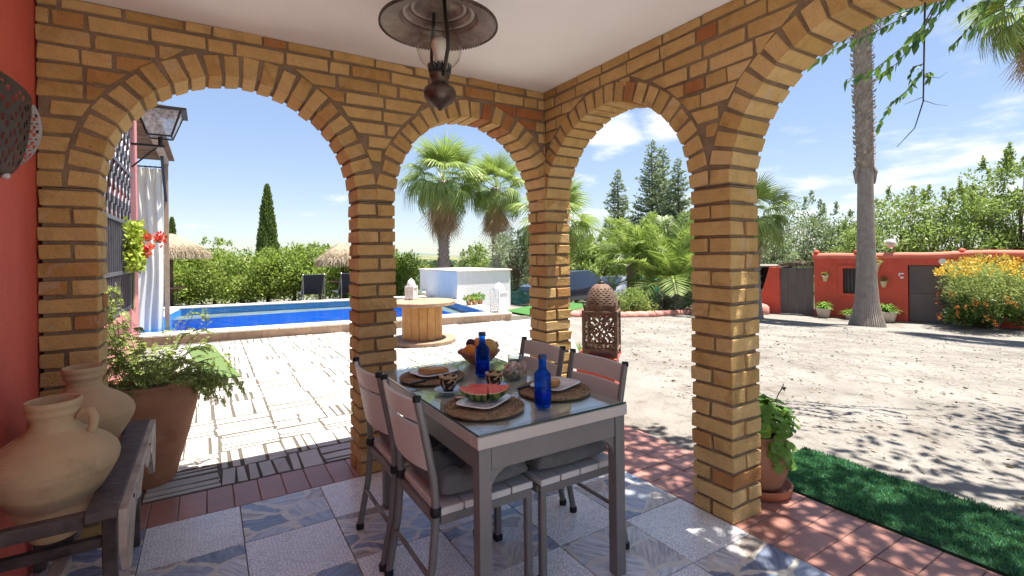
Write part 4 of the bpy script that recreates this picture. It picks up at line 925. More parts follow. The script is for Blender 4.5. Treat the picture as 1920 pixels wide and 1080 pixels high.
# rusty lantern on its red plinth just outside the corner pillar
LP = at(1129, 664, 4.12)
pln = MB().box(-.155, .155, -.155, .155, -.05, LP.z-.03).build('plinth', mat('plinth_red', (.56, .12, .08), (.46, .09, .06), 4, .7), None, loc=(LP.x-.01, LP.y+.04, 0), rot=(0, 0, .70)); tag(pln, 'square red painted plinth under the rusty lantern', 'plinth')
MB().box(-.175, .175, -.175, .175, LP.z-.0295, LP.z-.001).build('top_slab', mat('plinth_red', ()), pln, bevel=.006)
lantern('rusty_lantern', 'large rusty pierced metal lantern with dome outside the corner pillar', 'lantern', LP, .70, .272, .30, .25, RUST, DARKIRON)

# ------------------------------------------------------------------ pierced wall sconce on the red wall
def sconce():
    t = thing('wall_sconce', 'dark pierced metal wall sconce on the red wall, top left', 'sconce', (-.64, 2.52, 1.945), 0)
    Rr, Hh = .27, .335; wv = lambda v: math.sqrt(max(0, 1-v**1.8))
    def f(u, v):
        a = -math.pi/2+u*math.pi; return (.004+.056*math.cos(a)*wv(v), Rr*math.sin(a)*wv(v), -Hh*v)
    pierced(70, 44, f, lambda u, v: .06 < v < .9 and .08 < u < .92 and math.sin(u*70)*math.sin(v*34+math.cos(u*35)) > .42).build('bowl', mat('sconce_dark', (.075, .05, .042), (.04, .028, .024), 15, .6, .4, .3), t, smooth=True)
    def g(u, v): return (.002+u*.058*math.sin(min(1, v*1.05+.12)*math.pi)**.6, Rr*wv(v)+.003, -Hh*v)
    pierced(12, 44, g, lambda u, v: .12 < v < .88 and .2 < u < .85 and math.sin(u*19)*math.sin(v*60) > .3).build('side_strip', mat('sconce_pale', (.62, .60, .60), None, 9, .6, .4, .2), t)
    MB().lathe([(.001, -.012), (.012, -.008), (.012, .008), (.001, .012)], 10, c=(.012, 0, -Hh)).build('bottom_knob', mat('sconce_pale', ()), t, smooth=True)
    MB().tube([(.004, Rr+.004, -.01), (.03, Rr+.02, -.02), (.035, Rr+.03, -.06), (.01, Rr+.02, -.09)], .003, 5).build('wire', DARKIRON, t)
sconce()

# ------------------------------------------------------------------ jar stand with two clay pitchers
def jar(name, label, x, y, z0, s, seed, handle):
    t = thing(name, label, 'pitcher', (x, y, z0), 0, 'pale clay water pitchers')
    pr = [(.001, 0), (.060, 0), (.066, .006), (.085, .06), (.12, .13), (.155, .19), (.178, .235), (.183, .262), (.178, .285), (.155, .315), (.12, .342), (.088, .362), (.070, .378), (.062, .395), (.061, .412), (.066, .424), (.074, .43), (.072, .438), (.068, .446), (.074, .452), (.078, .462), (.078, .472), (.073, .476), (.067, .474), (.060, .452), (.052, .40), (.06, .37)]
    out = []
    for (r0, a0), (r1, a1) in zip(pr, pr[1:]):
        n = max(1, int(abs(a1-a0)/.0045)) if .12 < a0 < .42 and a1 > a0 else 1
        for k in range(n):
            q = k/n; r = r0+(r1-r0)*q; zz = a0+(a1-a0)*q; out.append((r+(.0011 if (k % 2) else 0)*(n > 1), zz))
    out.append(pr[-1]); out = [(r*s, z*s) for r, z in out]
    m = MB().lathe(out, 56); m.build('body', CLAY, t, smooth=True)
    if handle is not None:
        c, sn = math.cos(handle), math.sin(handle); pts = [(c*r*s, sn*r*s, z*s) for r, z in ((.064, .405), (.085, .43), (.108, .425), (.118, .40), (.114, .365), (.10, .345))]
        MB().tube(pts, [.008, .009, .0095, .0095, .009, .008], 10, flat=1.4).build('handle', CLAY, t, smooth=True)
jar('clay_pitcher', 'ribbed pale clay pitcher with a handle at the front of the wooden stand', -.425, 2.125, .413, .92, 1, -.25)
jar('clay_pitcher', 'pale clay pitcher behind the front one, next to the brick pillar', -.428, 2.60, .44, .90, 2, None)
def stand():
    t = thing('jar_stand', 'dark old wooden jar stand with scalloped end board', 'stand', (0, 0, 0))
    z1 = .55
    MB().box(-.315, -.235, 1.885, 2.862, z1-.028, z1).build('side_plank', WOODDK, t, bevel=.004)
    MB().box(-.634, -.585, 1.885, 2.862, z1-.028, z1).build('side_plank', WOODDK, t, bevel=.004)
    for y in (1.90, 2.355, 2.82): MB().box(-.584, -.316, y, y+.035, z1-.045, z1-.004).build('cross_bar', WOODDK, t, bevel=.003)
    # scalloped apron facing the room
    n = 60; top = []; bot = []
    for k in range(n+1):
        y = 1.885+.977*k/n; q = k/n
        d = .06+.045*abs(math.sin(q*math.pi*4.0))**.7+.12*(math.exp(-((q-.08)/.09)**2)+math.exp(-((q-.92)/.09)**2))-.03*math.exp(-((q-.5)/.12)**2)
        bot.append((y, z1-.006-d)); top.append((y, z1-.006))
    vs = [(-.2345, y, z) for y, z in top]+[(-.2345, y, z) for y, z in bot]+[(-.214, y, z) for y, z in top]+[(-.214, y, z) for y, z in bot]; N_ = n+1; fs = []
    for k in range(n):
        fs += [(k, N_+k, N_+k+1, k+1), (2*N_+k, 2*N_+k+1, 3*N_+k+1, 3*N_+k), (k, k+1, 2*N_+k+1, 2*N_+k), (N_+k, 3*N_+k, 3*N_+k+1, N_+k+1)]
    fs += [(0, 2*N_, 3*N_, N_), (n, N_+n, 3*N_+n, 2*N_+n)]
    ap = MB().add(vs, fs).build('scalloped_apron', WOODGREY, t)
    for y in (2.10, 2.62):
        MB().box(-.2135, -.212, y, y+.03, z1-.085, z1-.02).build('mirror_inlay', mat('inlay_mirror', (.75, .76, .76), None, 4, .1, .5, .6), ap)
        MB().lathe([(.0005, .004), (.006, .003), (.008, 0)], 10, m=Matrix.Translation((-.2138, y-.06, z1-.03)) @ Matrix.Rotation(math.pi/2, 4, 'Y')).build('nail_head', DARKIRON, ap)
    for (x, y) in ((-.29, 2.15), (-.29, 2.80), (-.605, 2.15), (-.605, 2.80)):
        MB().box(x-.02, x+.02, y-.02, y+.02, .002, z1-.03).build('leg', WOODDK, t, bevel=.004)
    MB().box(-.584, -.311, 2.135, 2.165, .33, .365).build('stretcher', WOODDK, t, bevel=.003)
    MB().box(-.584, -.311, 2.785, 2.815, .33, .365).build('stretcher', WOODDK, t, bevel=.003)
    MB().box(-.43, -.385, 1.60, 2.134, .21, .245, Matrix.Translation((0, 0, .09))).build('lower_plank', WOODGREY, t, bevel=.004)
    MB().box(-.47, -.385, 2.166, 2.784, .338, .372).build('lower_plank', WOODDK, t, bevel=.004)
stand()

# ================================================================== YARD THINGS
# ------------------------------------------------------------------ pots and small plants
def leaf_fan_disc(P, D, S):      # rounded geranium leaves: hexagonal discs with a notch
    V = []; F = []
    for p, d, s in zip(P, D, S):
        d = Vector(d).normalized(); u = d.orthogonal().normalized(); v = d.cross(u); b = len(V); V.append(Vector(p)-d*s*.12); a0 = random.uniform(0, 6.28)
        for k in range(9):
            a = a0+.25+k*(2*math.pi-.5)/8; r = s*(1+.08*math.cos(k*math.pi)); V.append(Vector(p)+(u*math.cos(a)+v*math.sin(a))*r+d*s*.10*math.sin(3*a))
        for k in range(8): F.append((b, b+1+k, b+2+k))
    me = bpy.data.meshes.new('leaves'); me.from_pydata(V, [], F); me.shade_smooth(); return me
def geranium_pot():
    c = Vector((2.555, 1.585, 0)); t = thing('terracotta_pot', 'terracotta pot standing in a saucer behind the right brick pillar', 'pot', c)
    MB().lathe([(.001, .032), (.09, .032), (.10, .035), (.115, .06), (.142, .14), (.15, .19), (.148, .235), (.128, .27), (.122, .285), (.135, .305), (.14, .32), (.132, .325), (.118, .31), (.11, .29)], 44).build('body', POTTERRA, t, smooth=True)
    MB().lathe([(.112, .292), (.001, .298)], 24).build('soil', mat('potting_soil', (.05, .035, .025), None, 30, .95), t)
    for a in (2.6, 4.2): MB().lathe([(.011, -.006), (.018, 0), (.011, .006)], 14, m=Matrix.Translation((.149*math.cos(a), .149*math.sin(a), .185)) @ Matrix.Rotation(a, 4, 'Z') @ Matrix.Rotation(math.pi/2, 4, 'Y')).build('boss', POTTERRA, t, smooth=True)
    sa = MB().lathe([(.001, .002), (.14, .002), (.152, .008), (.162, .05), (.158, .055), (.15, .05), (.14, .016), (.001, .014)], 44).build('pot_saucer', mat('saucer_terracotta', (.44, .16, .075), (.34, .115, .055), 6, .5, .4), None, smooth=True, loc=c); tag(sa, 'round terracotta saucer under the pot by the right pillar', 'saucer')
    for k, (a, x, y) in enumerate(((0, .0, 0),)): pass
    g = thing('geranium', 'bushy green geranium growing in the pot by the right pillar', 'plant', c+Vector((0, 0, .298)))
    P_, D_, S_ = [], [], []
    for k in range(270):
        d = Vector(ball_dirs(1)[0]); d.z = abs(d.z)*1.0-.25; q = random.uniform(.45, 1)**.6; p = Vector((d.x*.19*q, d.y*.19*q, .10+d.z*.155*q)); P_.append(p+Vector((0, 0, .0))); n = (d+Vector((0, 0, .7))+Vector(ball_dirs(1)[0])*.5); D_.append(n); S_.append(random.uniform(.018, .036))
    for k in range(26):   # trailing lobe at the front left
        P_.append(Vector((random.uniform(-.10, .02), random.uniform(-.17, -.12), random.uniform(-.13, .04)))); D_.append(Vector((-.3, -1, .5))+Vector(ball_dirs(1)[0])*.4); S_.append(random.uniform(.022, .036))
    obj('leaves', leaf_fan_disc(P_, D_, S_), GERAN, g)
    st = MB()
    for k in range(30): a = random.uniform(0, 6.28); st.tube([(0.04*math.cos(a), .04*math.sin(a), 0), (.09*math.cos(a), .09*math.sin(a), .08), (.14*math.cos(a), .14*math.sin(a), .15)], .003, 4)
    st.build('stems', mat('green_stem', (.12, .17, .05), None, 5, .6), g)
    for (tip, b) in (((.02, .04, .36), (.0, .03, .2)), ((.20, -.02, .235), (.13, -.02, .17))):
        s = MB().tube([b, tuple((u+v)/2+w_ for u, v, w_ in zip(b, tip, (-.01, 0, .0))), tip], .0028, 5).build('flower_stalk', mat('brown_stalk', (.12, .08, .05), None, 4, .8), g)
        P2 = [Vector(tip)]*14; obj('dry_flower', leafmesh('dry', P2, ball_dirs(14)+np.array([0, 0, .3]), rng.uniform(.012, .03, 14), .3), mat('dry_seed', (.10, .065, .05), None, 4, .9), s)
geranium_pot()
def big_pot():
    c = Vector((-.30, 3.57, 0)); t = thing('large_terracotta_pot', 'tall terracotta planter just outside the left arch', 'pot', c)
    MB().lathe([(.001, 0), (.125, 0), (.13, .01), (.16, .12), (.20, .26), (.235, .40), (.247, .47), (.243, .515), (.225, .55), (.232, .57), (.238, .582), (.226, .588), (.205, .57), (.20, .54)], 56).build('body', POTTERRA, t, smooth=True)
    MB().lathe([(.205, .54), (.001, .55)], 24).build('soil', mat('potting_soil', ()), t)
    g = thing('feathery_shrub', 'wispy green shrub with drooping pinnate leaves in the tall planter', 'plant', c+Vector((0, 0, .55)))
    PL, DL, SL = [], [], []; st = MB()
    def frond(p0, d, ln, droop, nl):
        pts = []; p = Vector(p0); d = Vector(d).normalized()
        for k in range(9):
            pts.append(p.copy()); p = p+d*(ln/8); d = (d+Vector((0, 0, -droop/8))+Vector(ball_dirs(1)[0])*.05).normalized()
        st.tube(pts, [.0022*(1-.8*k/8)+.0006 for k in range(9)], 4, False)
        for k in range(nl):
            q = .25+.75*k/nl; i = min(7, int(q*8)); pp = pts[i].lerp(pts[i+1], q*8-i); dd = (pts[i+1]-pts[i]).normalized(); sd = dd.cross(Vector((0, 0, 1))); sd = sd.normalized() if sd.length > .01 else Vector((1, 0, 0))
            for s in (1, -1): PL.append(pp); DL.append(sd*s+dd*.5+Vector((0, 0, -.2))); SL.append(.029*(1.15-q*.6))
        return pts
    for k in range(84):
        a = random.uniform(0, 6.28); e = random.uniform(.25, 1.35); rr = random.uniform(0, .16); ln = random.uniform(.22, .52)
        b = (rr*math.cos(a), rr*math.sin(a), 0); pts = frond(b, (math.cos(a)*math.cos(e), math.sin(a)*math.cos(e), math.sin(e)+.12), ln, random.uniform(.6, 1.8), 13)
        for j in range(2): i = random.randint(3, 7); frond(pts[i], Vector((math.cos(a+random.uniform(-1.6, 1.6)), math.sin(a+random.uniform(-1.6, 1.6)), random.uniform(-.3, .6))), random.uniform(.09, .16), 1.2, 8)
    for k in range(16):   # long sprays reaching out over the patio to the right
        a = random.uniform(-.55, .35); pts = frond((.1, 0, .03), (math.cos(a), math.sin(a), random.uniform(.05, .7)), random.uniform(.22, .42), random.uniform(.5, 1.3), 6)
        for i in range(3, 9): frond(pts[i], Vector((random.uniform(-.3, .5), random.uniform(-.5, .3), -.75)), random.uniform(.06, .11), .5, 8)
    for k in range(9):    # tall thin sprays in front of the pink wall
        a = random.uniform(1.9, 3.6); pts = frond((-.1, 0, 0), (math.cos(a)*.22, math.sin(a)*.22, 1), random.uniform(.5, .66), .3, 9)
        for i in range(4, 9): frond(pts[i], Vector((random.uniform(-.8, .8), random.uniform(-.5, .3), -.3)), random.uniform(.06, .1), .9, 8)
    st.build('stems', mat('green_stem', ()), g); lf = obj('leaflets', leafmesh('leaflets', PL, DL, np.array(SL), .5, .15), FERN, g)
big_pot()
# white vase and little plant behind the corner pillar
VP = at(1064, 690, 4.75); vz = 0
t = thing('white_vase', 'white glazed vase half hidden behind the corner brick pillar', 'vase', (VP.x, VP.y, -.02))
MB().lathe([(.001, 0), (.11, 0), (.13, .05), (.135, .18), (.115, .34), (.07, .47), (.04, .56), (.03, .64), (.034, .70), (.026, .70), (.022, .62)], 32).build('body', CERAMIC, t, smooth=True)
t = thing('aloe_plant', 'small bright green potted plant under the rusty lantern', 'plant', (VP.x+.30, VP.y-.02, -.02))
MB().lathe([(.001, 0), (.09, 0), (.12, .2), (.125, .22), (.11, .22), (.10, .18)], 24).build('pot', POTTERRA, t, smooth=True)
n = 120; a = rng.uniform(0, 6.28, n); obj('leaves', leafmesh('aloe', np.stack([.04*np.cos(a), .04*np.sin(a), np.full(n, .2)], 1), np.stack([np.cos(a)*.5, np.sin(a)*.5, rng.uniform(.4, 1.4, n)], 1), rng.uniform(.12, .27, n), .12), GERAN, t)

# ------------------------------------------------------------------ cable spool table with lanterns
def spool():
    c = Vector((2.74, 7.02, 0)); t = thing('cable_spool_table', 'wooden cable spool used as a table by the pool', 'table', c)
    PINE = mat('pine_board', (.56, .31, .11), (.42, .20, .065), 8, .6, .3, bump=.3, rnd=.16); GREYW = mat('spool_disc_wood', (.40, .27, .18), (.26, .17, .11), 9, .8, .2, bump=.4)
    n = 15
    for k in range(n):
        a0 = 2*math.pi*(k+.02)/n; a1 = 2*math.pi*(k+.98)/n; r0, r1 = .275, .30; z0, z1 = .061, .558
        MB().hexa([(r0*math.cos(a0), r0*math.sin(a0), z0), (r0*math.cos(a1), r0*math.sin(a1), z0), (r1*math.cos(a1), r1*math.sin(a1), z0), (r1*math.cos(a0), r1*math.sin(a0), z0), (r0*math.cos(a0), r0*math.sin(a0), z1), (r0*math.cos(a1), r0*math.sin(a1), z1), (r1*math.cos(a1), r1*math.sin(a1), z1), (r1*math.cos(a0), r1*math.sin(a0), z1)]).build('stave', PINE, t, bevel=.004)
    for z0, nm in ((.0, 'bottom_disc'), (.56, 'top_disc')):
        MB().lathe([(.001, z0), (.49, z0), (.50, z0+.01), (.50, z0+.048), (.49, z0+.058), (.001, z0+.058)], 56).build(nm, GREYW, t, angle=40)
    return c
SC = spool()
lantern('white_lantern', 'small white pierced lantern standing on the wooden spool table', 'lantern', SC+Vector((-.07, .26, .6185)), .75, .135, .16, .13, WHITEMETAL, WHITEMETAL, 'white pierced lanterns', 20)
t = thing('candle_glass', 'clear glass candle holder beside the small white lantern on the spool', 'candle holder', SC+Vector((.07, .10, .6185)))
MB().lathe([(.001, 0), (.035, 0), (.01, .01), (.01, .05), (.04, .07), (.042, .17), (.039, .17), (.036, .075), (.001, .07)], 20).build('glass', glass_mat('clear_glass', (.9, .94, .93)), t, smooth=True); MB().lathe([(.001, .072), (.03, .072), (.03, .13), (.001, .132)], 14).build('candle', WHITEPAINT, t, smooth=True)
q = PP(.19, .20, .151)
lantern('white_lantern', 'larger white pierced lantern on the right front corner of the pool coping', 'lantern', q, .3, .25, .33, .2, WHITEMETAL, WHITEMETAL, 'white pierced lanterns', 22)
def coping_plant():
    p = PP(.14, 1.75, .151); t = thing('coping_planter', 'row of small potted plants on the pool coping before the white wall', 'planter', p)
    for k in range(3):
        x = -.16+k*.17; MB().lathe([(.001, 0), (.05, 0), (.07, .1), (.06, .1)], 14, c=(x, k*.05, 0)).build('pot', POTTERRA, t, smooth=True)
        n = 130; d = ball_dirs(n); d[:, 2] = np.abs(d[:, 2]); obj('leaves', leafmesh('l', d*np.array([.12, .12, .13])*rng.uniform(.4, 1, n)[:, None]+np.array([x, k*.05, .1]), d, rng.uniform(.04, .08, n), .5), GERAN if k else CITRUS, t)
    n = 24; obj('blossoms', leafmesh('b', rng.uniform(-1, 1, (n, 3))*np.array([.2, .1, .06])+np.array([.02, .05, .15]), ball_dirs(n), rng.uniform(.025, .04, n), .9), REDFL, t)
coping_plant()
# green mats
def flat_mat(label, pts, z, m):
    n = len(pts); vs = [(x, y, z+.008) for x, y in pts]+[(x, y, z) for x, y in pts]
    o = MB().add(vs, [tuple(range(n))]+[(i, i+n, (i+1) % n+n, (i+1) % n) for i in range(n)]).build('green_mat', m); tag(o, label, 'mat', 'green outdoor mats'); return o
flat_mat('light green mat lying on the white paving left of the arch view', [(-.02, 6.15), (.30, 6.1), (.06, 8.5), (-.28, 8.55)], .005, MATGREEN)
flat_mat('bright green turf mat beyond the right end of the pool', [(5.9, 8.4), (8.4, 9.6), (8.2, 11.0), (5.9, 9.9)], -.02, mat('bright_turf', (.07, .18, .05), (.05, .13, .035), 80, .9, .1, bump=.6))

# ------------------------------------------------------------------ artificial grass strip beside the tiles
def turf():
    x0, x1, y0, y1 = 2.70, 3.32, -2.2, 1.74; n = 62000
    b = MB().box(x0, x1, y0, y1, -.03, .004).build('artificial_grass', mat('turf_backing', (.015, .06, .03), None, 20, .9)); tag(b, kind='stuff'); b['label'] = 'dark green artificial grass strip between the tiles and the sand'; b['category'] = 'grass'
    y = y1-(y1-y0)*rng.random(n)**1.25; P_ = np.stack([rng.uniform(x0, x1+.0, n)+.012*np.sin(y*9), y, np.full(n, .003)], 1); d = rng.normal(size=(n, 3))*.55; d[:, 2] = 1
    o = obj('grass_blades', leafmesh('blades', P_, d, rng.uniform(.014, .026, n), .22), TURF, b); o['kind'] = 'stuff'
turf()

# ------------------------------------------------------------------ palms
def fan_leaf_mesh(name, Rr, nseg=26, pet=.85, droop=.5, split=.5, spread=1.95):
    V = []; F = []
    def strip(pts, w0):   # flat strip through points, list of (p, halfwidth)
        b = len(V)
        for p, hw_, s in pts: V.append(Vector(p)+Vector(s)*hw_); V.append(Vector(p)-Vector(s)*hw_)
        for k in range(len(pts)-1): F.append((b+2*k, b+2*k+1, b+2*k+3, b+2*k+2))
    strip([((0, 0, 0), .02, (0, 1, 0)), ((pet*.5, 0, .03), .016, (0, 1, 0)), ((pet, 0, 0), .014, (0, 1, 0))], 0)
    for k in range(nseg):
        a = -spread+2*spread*(k+.5)/nseg; ln = Rr*(.72+.28*math.cos(a*.75))*random.uniform(.93, 1.05); d = Vector((math.cos(a), math.sin(a), 0)); s = Vector((-math.sin(a), math.cos(a), 0)); wd = spread/nseg
        fold = .04*(1 if k % 2 else -1); pts = []
        for q in (.0, .3, .55, .8, 1.0):
            drop = -droop*ln*max(0, q-.35)**1.7*random.uniform(.9, 1.15); x = ln*q*(1-.18*droop*q); hw_ = ln*q*wd if q <= split+.05 else ln*(split+.05)*wd*(1-(q-split)/(1.02-split))**.7
            pts.append((Vector((pet, 0, 0))+d*x+Vector((0, 0, drop+.10*x*abs(math.sin(a)))), max(hw_*.98, .002), (s+Vector((0, 0, fold*6))).normalized()))
        strip(pts, 0)
    me = bpy.data.meshes.new(name); me.from_pydata(V, [], F); return me
FANS = [fan_leaf_mesh('frond', .92, droop=d, split=.42, nseg=30) for d in (.45, 1.0, 1.6)]
DEADS = [fan_leaf_mesh('dead_frond', .95, pet=.5, nseg=16, droop=.5, split=.25, spread=.75) for _ in range(2)]
for m_ in FANS: m_.materials.append(FANLEAF)
for m_ in DEADS: m_.materials.append(DEADLEAF)
def palm_trunk(t, base, top, r0, r1, rough=0, bend=.0, nm='trunk', flare=1.6):
    n = 22; pts = []; rad = []
    for k in range(n):
        q = k/(n-1); p = Vector(base).lerp(Vector(top), q)+Vector((math.sin(q*3.1)*bend, 0, 0)); pts.append(p); rad.append((r0+(r1-r0)*q)*(1+(flare-1)*math.exp(-q*(Vector(top)-Vector(base)).length/.55)))
    MB().tube(pts, rad, 20).build(nm, BARK, t, smooth=True)
    if rough:
        P_, D_, S_ = [], [], []
        H_ = (Vector(top)-Vector(base)).length
        for k in range(int(H_*rough)):
            q = k/(H_*rough); a = k*2.399; p = Vector(base).lerp(Vector(top), q)+Vector((math.sin(q*3.1)*bend, 0, 0)); r = r0+(r1-r0)*q
            P_.append(p+Vector((math.cos(a), math.sin(a), 0))*r*.92); D_.append((math.cos(a+.5), math.sin(a+.5), 1.1)); S_.append(r*random.uniform(.5, .9))
        o = obj('leaf_bases', leafmesh('leaf_bases', P_, D_, np.array(S_), .5, .4), mat('leaf_base_brown', (.46, .39, .33), (.26, .20, .16), 9, .95), t); o['kind'] = 'stuff'
def crown(t, c, sc_, nf, nd, lo=-.75, seed=0, skirt=1.0, flat=0):
    rnd = random.Random(seed)
    for k in range(nf):
        q = (k+.5)/nf; el = 1.4-q**.8*(1.4-lo)+rnd.uniform(-.22, .22); az = k*2.399+rnd.uniform(-.3, .3); me = FANS[0 if q < .25 else (1 if q < .55 else 2)]
        o = bpy.data.objects.new('frond', me); COL.objects.link(o); o.parent = t; s = sc_*rnd.uniform(.85, 1.12)
        o.matrix_local = Matrix.Translation(c) @ Matrix.Rotation(az, 4, 'Z') @ Matrix.Rotation(-el, 4, 'Y') @ Matrix.Rotation(rnd.uniform(-.5, .5), 4, 'X') @ Matrix.Scale(s, 4)
    for k in range(nd):
        az = k*2.399; el = -1.15-rnd.random()*.35
        o = bpy.data.objects.new('dead_frond', rnd.choice(DEADS)); COL.objects.link(o); o.parent = t; s = sc_*rnd.uniform(.75, 1.05)*skirt
        o.matrix_local = Matrix.Translation(Vector(c)+Vector((0, 0, -.15-.5*(k/max(1, nd))*sc_))) @ Matrix.Rotation(az, 4, 'Z') @ Matrix.Rotation(-el, 4, 'Y') @ Matrix.Rotation(rnd.uniform(-.6, .6), 4, 'X') @ Matrix.Scale(s, 4)
def fan_palm(label, px, d, pyc, sc_, r, nf, nd, rough=30, group='fan palms in the garden', lo=-.75, seed=0, tilt=0, skirt=1.0, ringed=False, base=None):
    b = base or gat(px, d); c = at(px, pyc, d) if base is None else base+Vector((0, 0, 0)); 
    t = thing('fan_palm', label, 'palm tree', b, 0, group); top = Vector((tilt, 0, c.z-b.z))
    if ringed:
        zr = 4.75; palm_trunk(t, (0, 0, -.1), (0, 0, zr), r*1.18, r, 0, 0); palm_trunk(t, (0, 0, zr), top, r*1.02, r*1.0, 46, 0, 'upper_trunk', 1)
        # cut leaf collar where the boots start
        for sg in (1, -1): MB().tube([(sg*r*.9*RT[0], sg*r*.9*RT[1], zr+.02), (sg*r*1.25*RT[0], sg*r*1.25*RT[1], zr-.12), (sg*r*1.2*RT[0], sg*r*1.2*RT[1], zr-.45)], [.04, .05, .02], 6).build('loose_boot', BARK, t)
        # shallow vertical ribs of the bare bark
        P_ = []
    else: palm_trunk(t, (0, 0, -.2), top, r*1.1, r, rough)
    crown(t, top, sc_, nf, nd, lo, seed, skirt)
    return t
fan_palm('shaggy fan palm behind the white pump house, left of its neighbour', 833, 19.5, 338, 1.14, .19, 46, 44, 60, seed=1, skirt=1.25)
fan_palm('slimmer fan palm behind the white pump house, right of the shaggy one', 932, 21, 352, 1.0, .185, 40, 34, 60, seed=2, skirt=1.35)
fan_palm('fan palm seen on both sides of the corner brick pillar', 1040, 15.5, 415, .92, .2, 36, 18, 30, seed=3)
fan_palm('fan palm crown showing just right of the right brick pillar', 1412, 16, 405, .88, .2, 36, 10, 30, seed=4)
b = gat(1625, 14.9); tp = Vector((b.x, b.y, 0)); BP = b
t = thing('tall_fan_palm', 'very tall fan palm with thick bare trunk in the middle of the sandy yard', 'palm tree', b)
zr = 4.80; palm_trunk(t, (0, 0, -.1), (0, 0, zr), .275, .185, 0, 0, flare=1.9); palm_trunk(t, (-.0, 0, zr), (-.12, .02, 10.6), .225, .235, 70, 0, 'upper_trunk', 1)
for sg in (1, -1): MB().tube([(sg*.21*RT[0], sg*.21*RT[1], zr+.04), (sg*.30*RT[0], sg*.30*RT[1], zr-.12), (sg*.28*RT[0], sg*.28*RT[1], zr-.5)], [.05, .07, .02], 6).build('loose_boot', BARK, t)
rb = MB()
for k in range(46):
    a = 2*math.pi*k/46; pts = [(math.cos(a+.03*math.sin(z*2+k))*rr, math.sin(a+.03*math.sin(z*2+k))*rr, z) for z in np.linspace(0.0, zr, 14) for rr in [(.275+(.185-.275)*(z+.1)/(zr+.1))*(1+.9*math.exp(-((z+.1))/.55))]]; rb.tube(pts, .0095, 4, False)
rb.build('bark_ribs', mat('bark_rib', (.40, .355, .30), (.29, .245, .20), 7, .95), t)
crown(t, (-.12, .02, 10.9), 1.1, 44, 30, -.8, 5, 1.2)
b = gat(1985, 12.2); t = thing('tall_fan_palm', 'tall fan palm whose crown hangs into the top right corner', 'palm tree', b); cz = at(1958, 12, 12.2)
palm_trunk(t, (0, 0, -.1), (cz.x-b.x, cz.y-b.y, cz.z-b.z), .33, .27, 40); crown(t, (cz.x-b.x, cz.y-b.y, cz.z-b.z), 1.0, 40, 34, -.85, 6, 1.15)

def pinnate_mesh(name, ln, arch, nl=46, lw=.34):
    V = []; F = []; pts = []; p = Vector((0, 0, 0)); el = 0.0
    n = 16
    for k in range(n+1):
        pts.append(p.copy()); e = -arch*(k/n)**1.3; p = p+Vector((math.cos(e), 0, math.sin(e)))*(ln/n)
    for k in range(n):
        w = .02*(1-k/n)+.004; b = len(V); V += [pts[k]+Vector((0, w, 0)), pts[k]-Vector((0, w, 0)), pts[k+1]-Vector((0, w*.9, 0)), pts[k+1]+Vector((0, w*.9, 0))]; F.append((b, b+1, b+2, b+3))
    for k in range(nl):
        q = .12+.88*k/nl; i = min(n-1, int(q*n)); pp = pts[i].lerp(pts[i+1], q*n-i); d = (pts[i+1]-pts[i]).normalized(); L_ = lw*ln*.62*(.45+.75*math.sin(min(1, q*1.05)*math.pi)**.6)
        for s in (1, -1):
            dd = (Vector((0, s, 0))*1.0+d*.75+Vector((0, 0, .25-random.random()*.35))).normalized(); sd = d*.5*.05*ln*.5; b = len(V)
            V += [pp, pp+dd*L_*.5+d*.017*ln/1.5+Vector((0, 0, -.01)), pp+dd*L_+Vector((0, 0, -.16*L_)), pp+dd*L_*.5-d*.017*ln/1.5+Vector((0, 0, -.01))]; F.append((b, b+1, b+2, b+3))
    me = bpy.data.meshes.new(name); me.from_pydata(V, [], F); me.materials.append(PINLEAF); return me
PINS = [pinnate_mesh('frond', 1.0, a) for a in (.5, 1.1, 1.7)]
def feather_palm(label, px, d, pyc, ln, r, nf, lo, hi, seed, group='feather palms in the garden bed', trunk=True):
    b = gat(px, d); c = at(px, pyc, d); t = thing('feather_palm', label, 'palm tree', b, 0, group); rnd = random.Random(seed); top = Vector((0, 0, c.z-b.z))
    palm_trunk(t, (0, 0, -.1), top, r*1.1, r*1.15, 90, flare=1.2)
    for k in range(nf):
        q = (k+.5)/nf; el = hi-q*(hi-lo); az = k*2.399+rnd.uniform(-.25, .25)
        o = bpy.data.objects.new('frond', PINS[0 if q < .35 else (1 if q < .7 else 2)]); COL.objects.link(o); o.parent = t
        o.matrix_local = Matrix.Translation(top) @ Matrix.Rotation(az, 4, 'Z') @ Matrix.Rotation(-el, 4, 'Y') @ Matrix.Rotation(rnd.uniform(-.3, .3), 4, 'X') @ Matrix.Scale(ln*rnd.uniform(.85, 1.1), 4)
feather_palm('arching feather palm on a short brown trunk behind the rusty lantern', 1187, 17, 482, 1.75, .17, 30, -.10, 1.25, 11)
feather_palm('big upright feather palm fanning from the ground left of the right pillar', 1262, 16, 548, 2.75, .22, 28, .45, 1.5, 12)

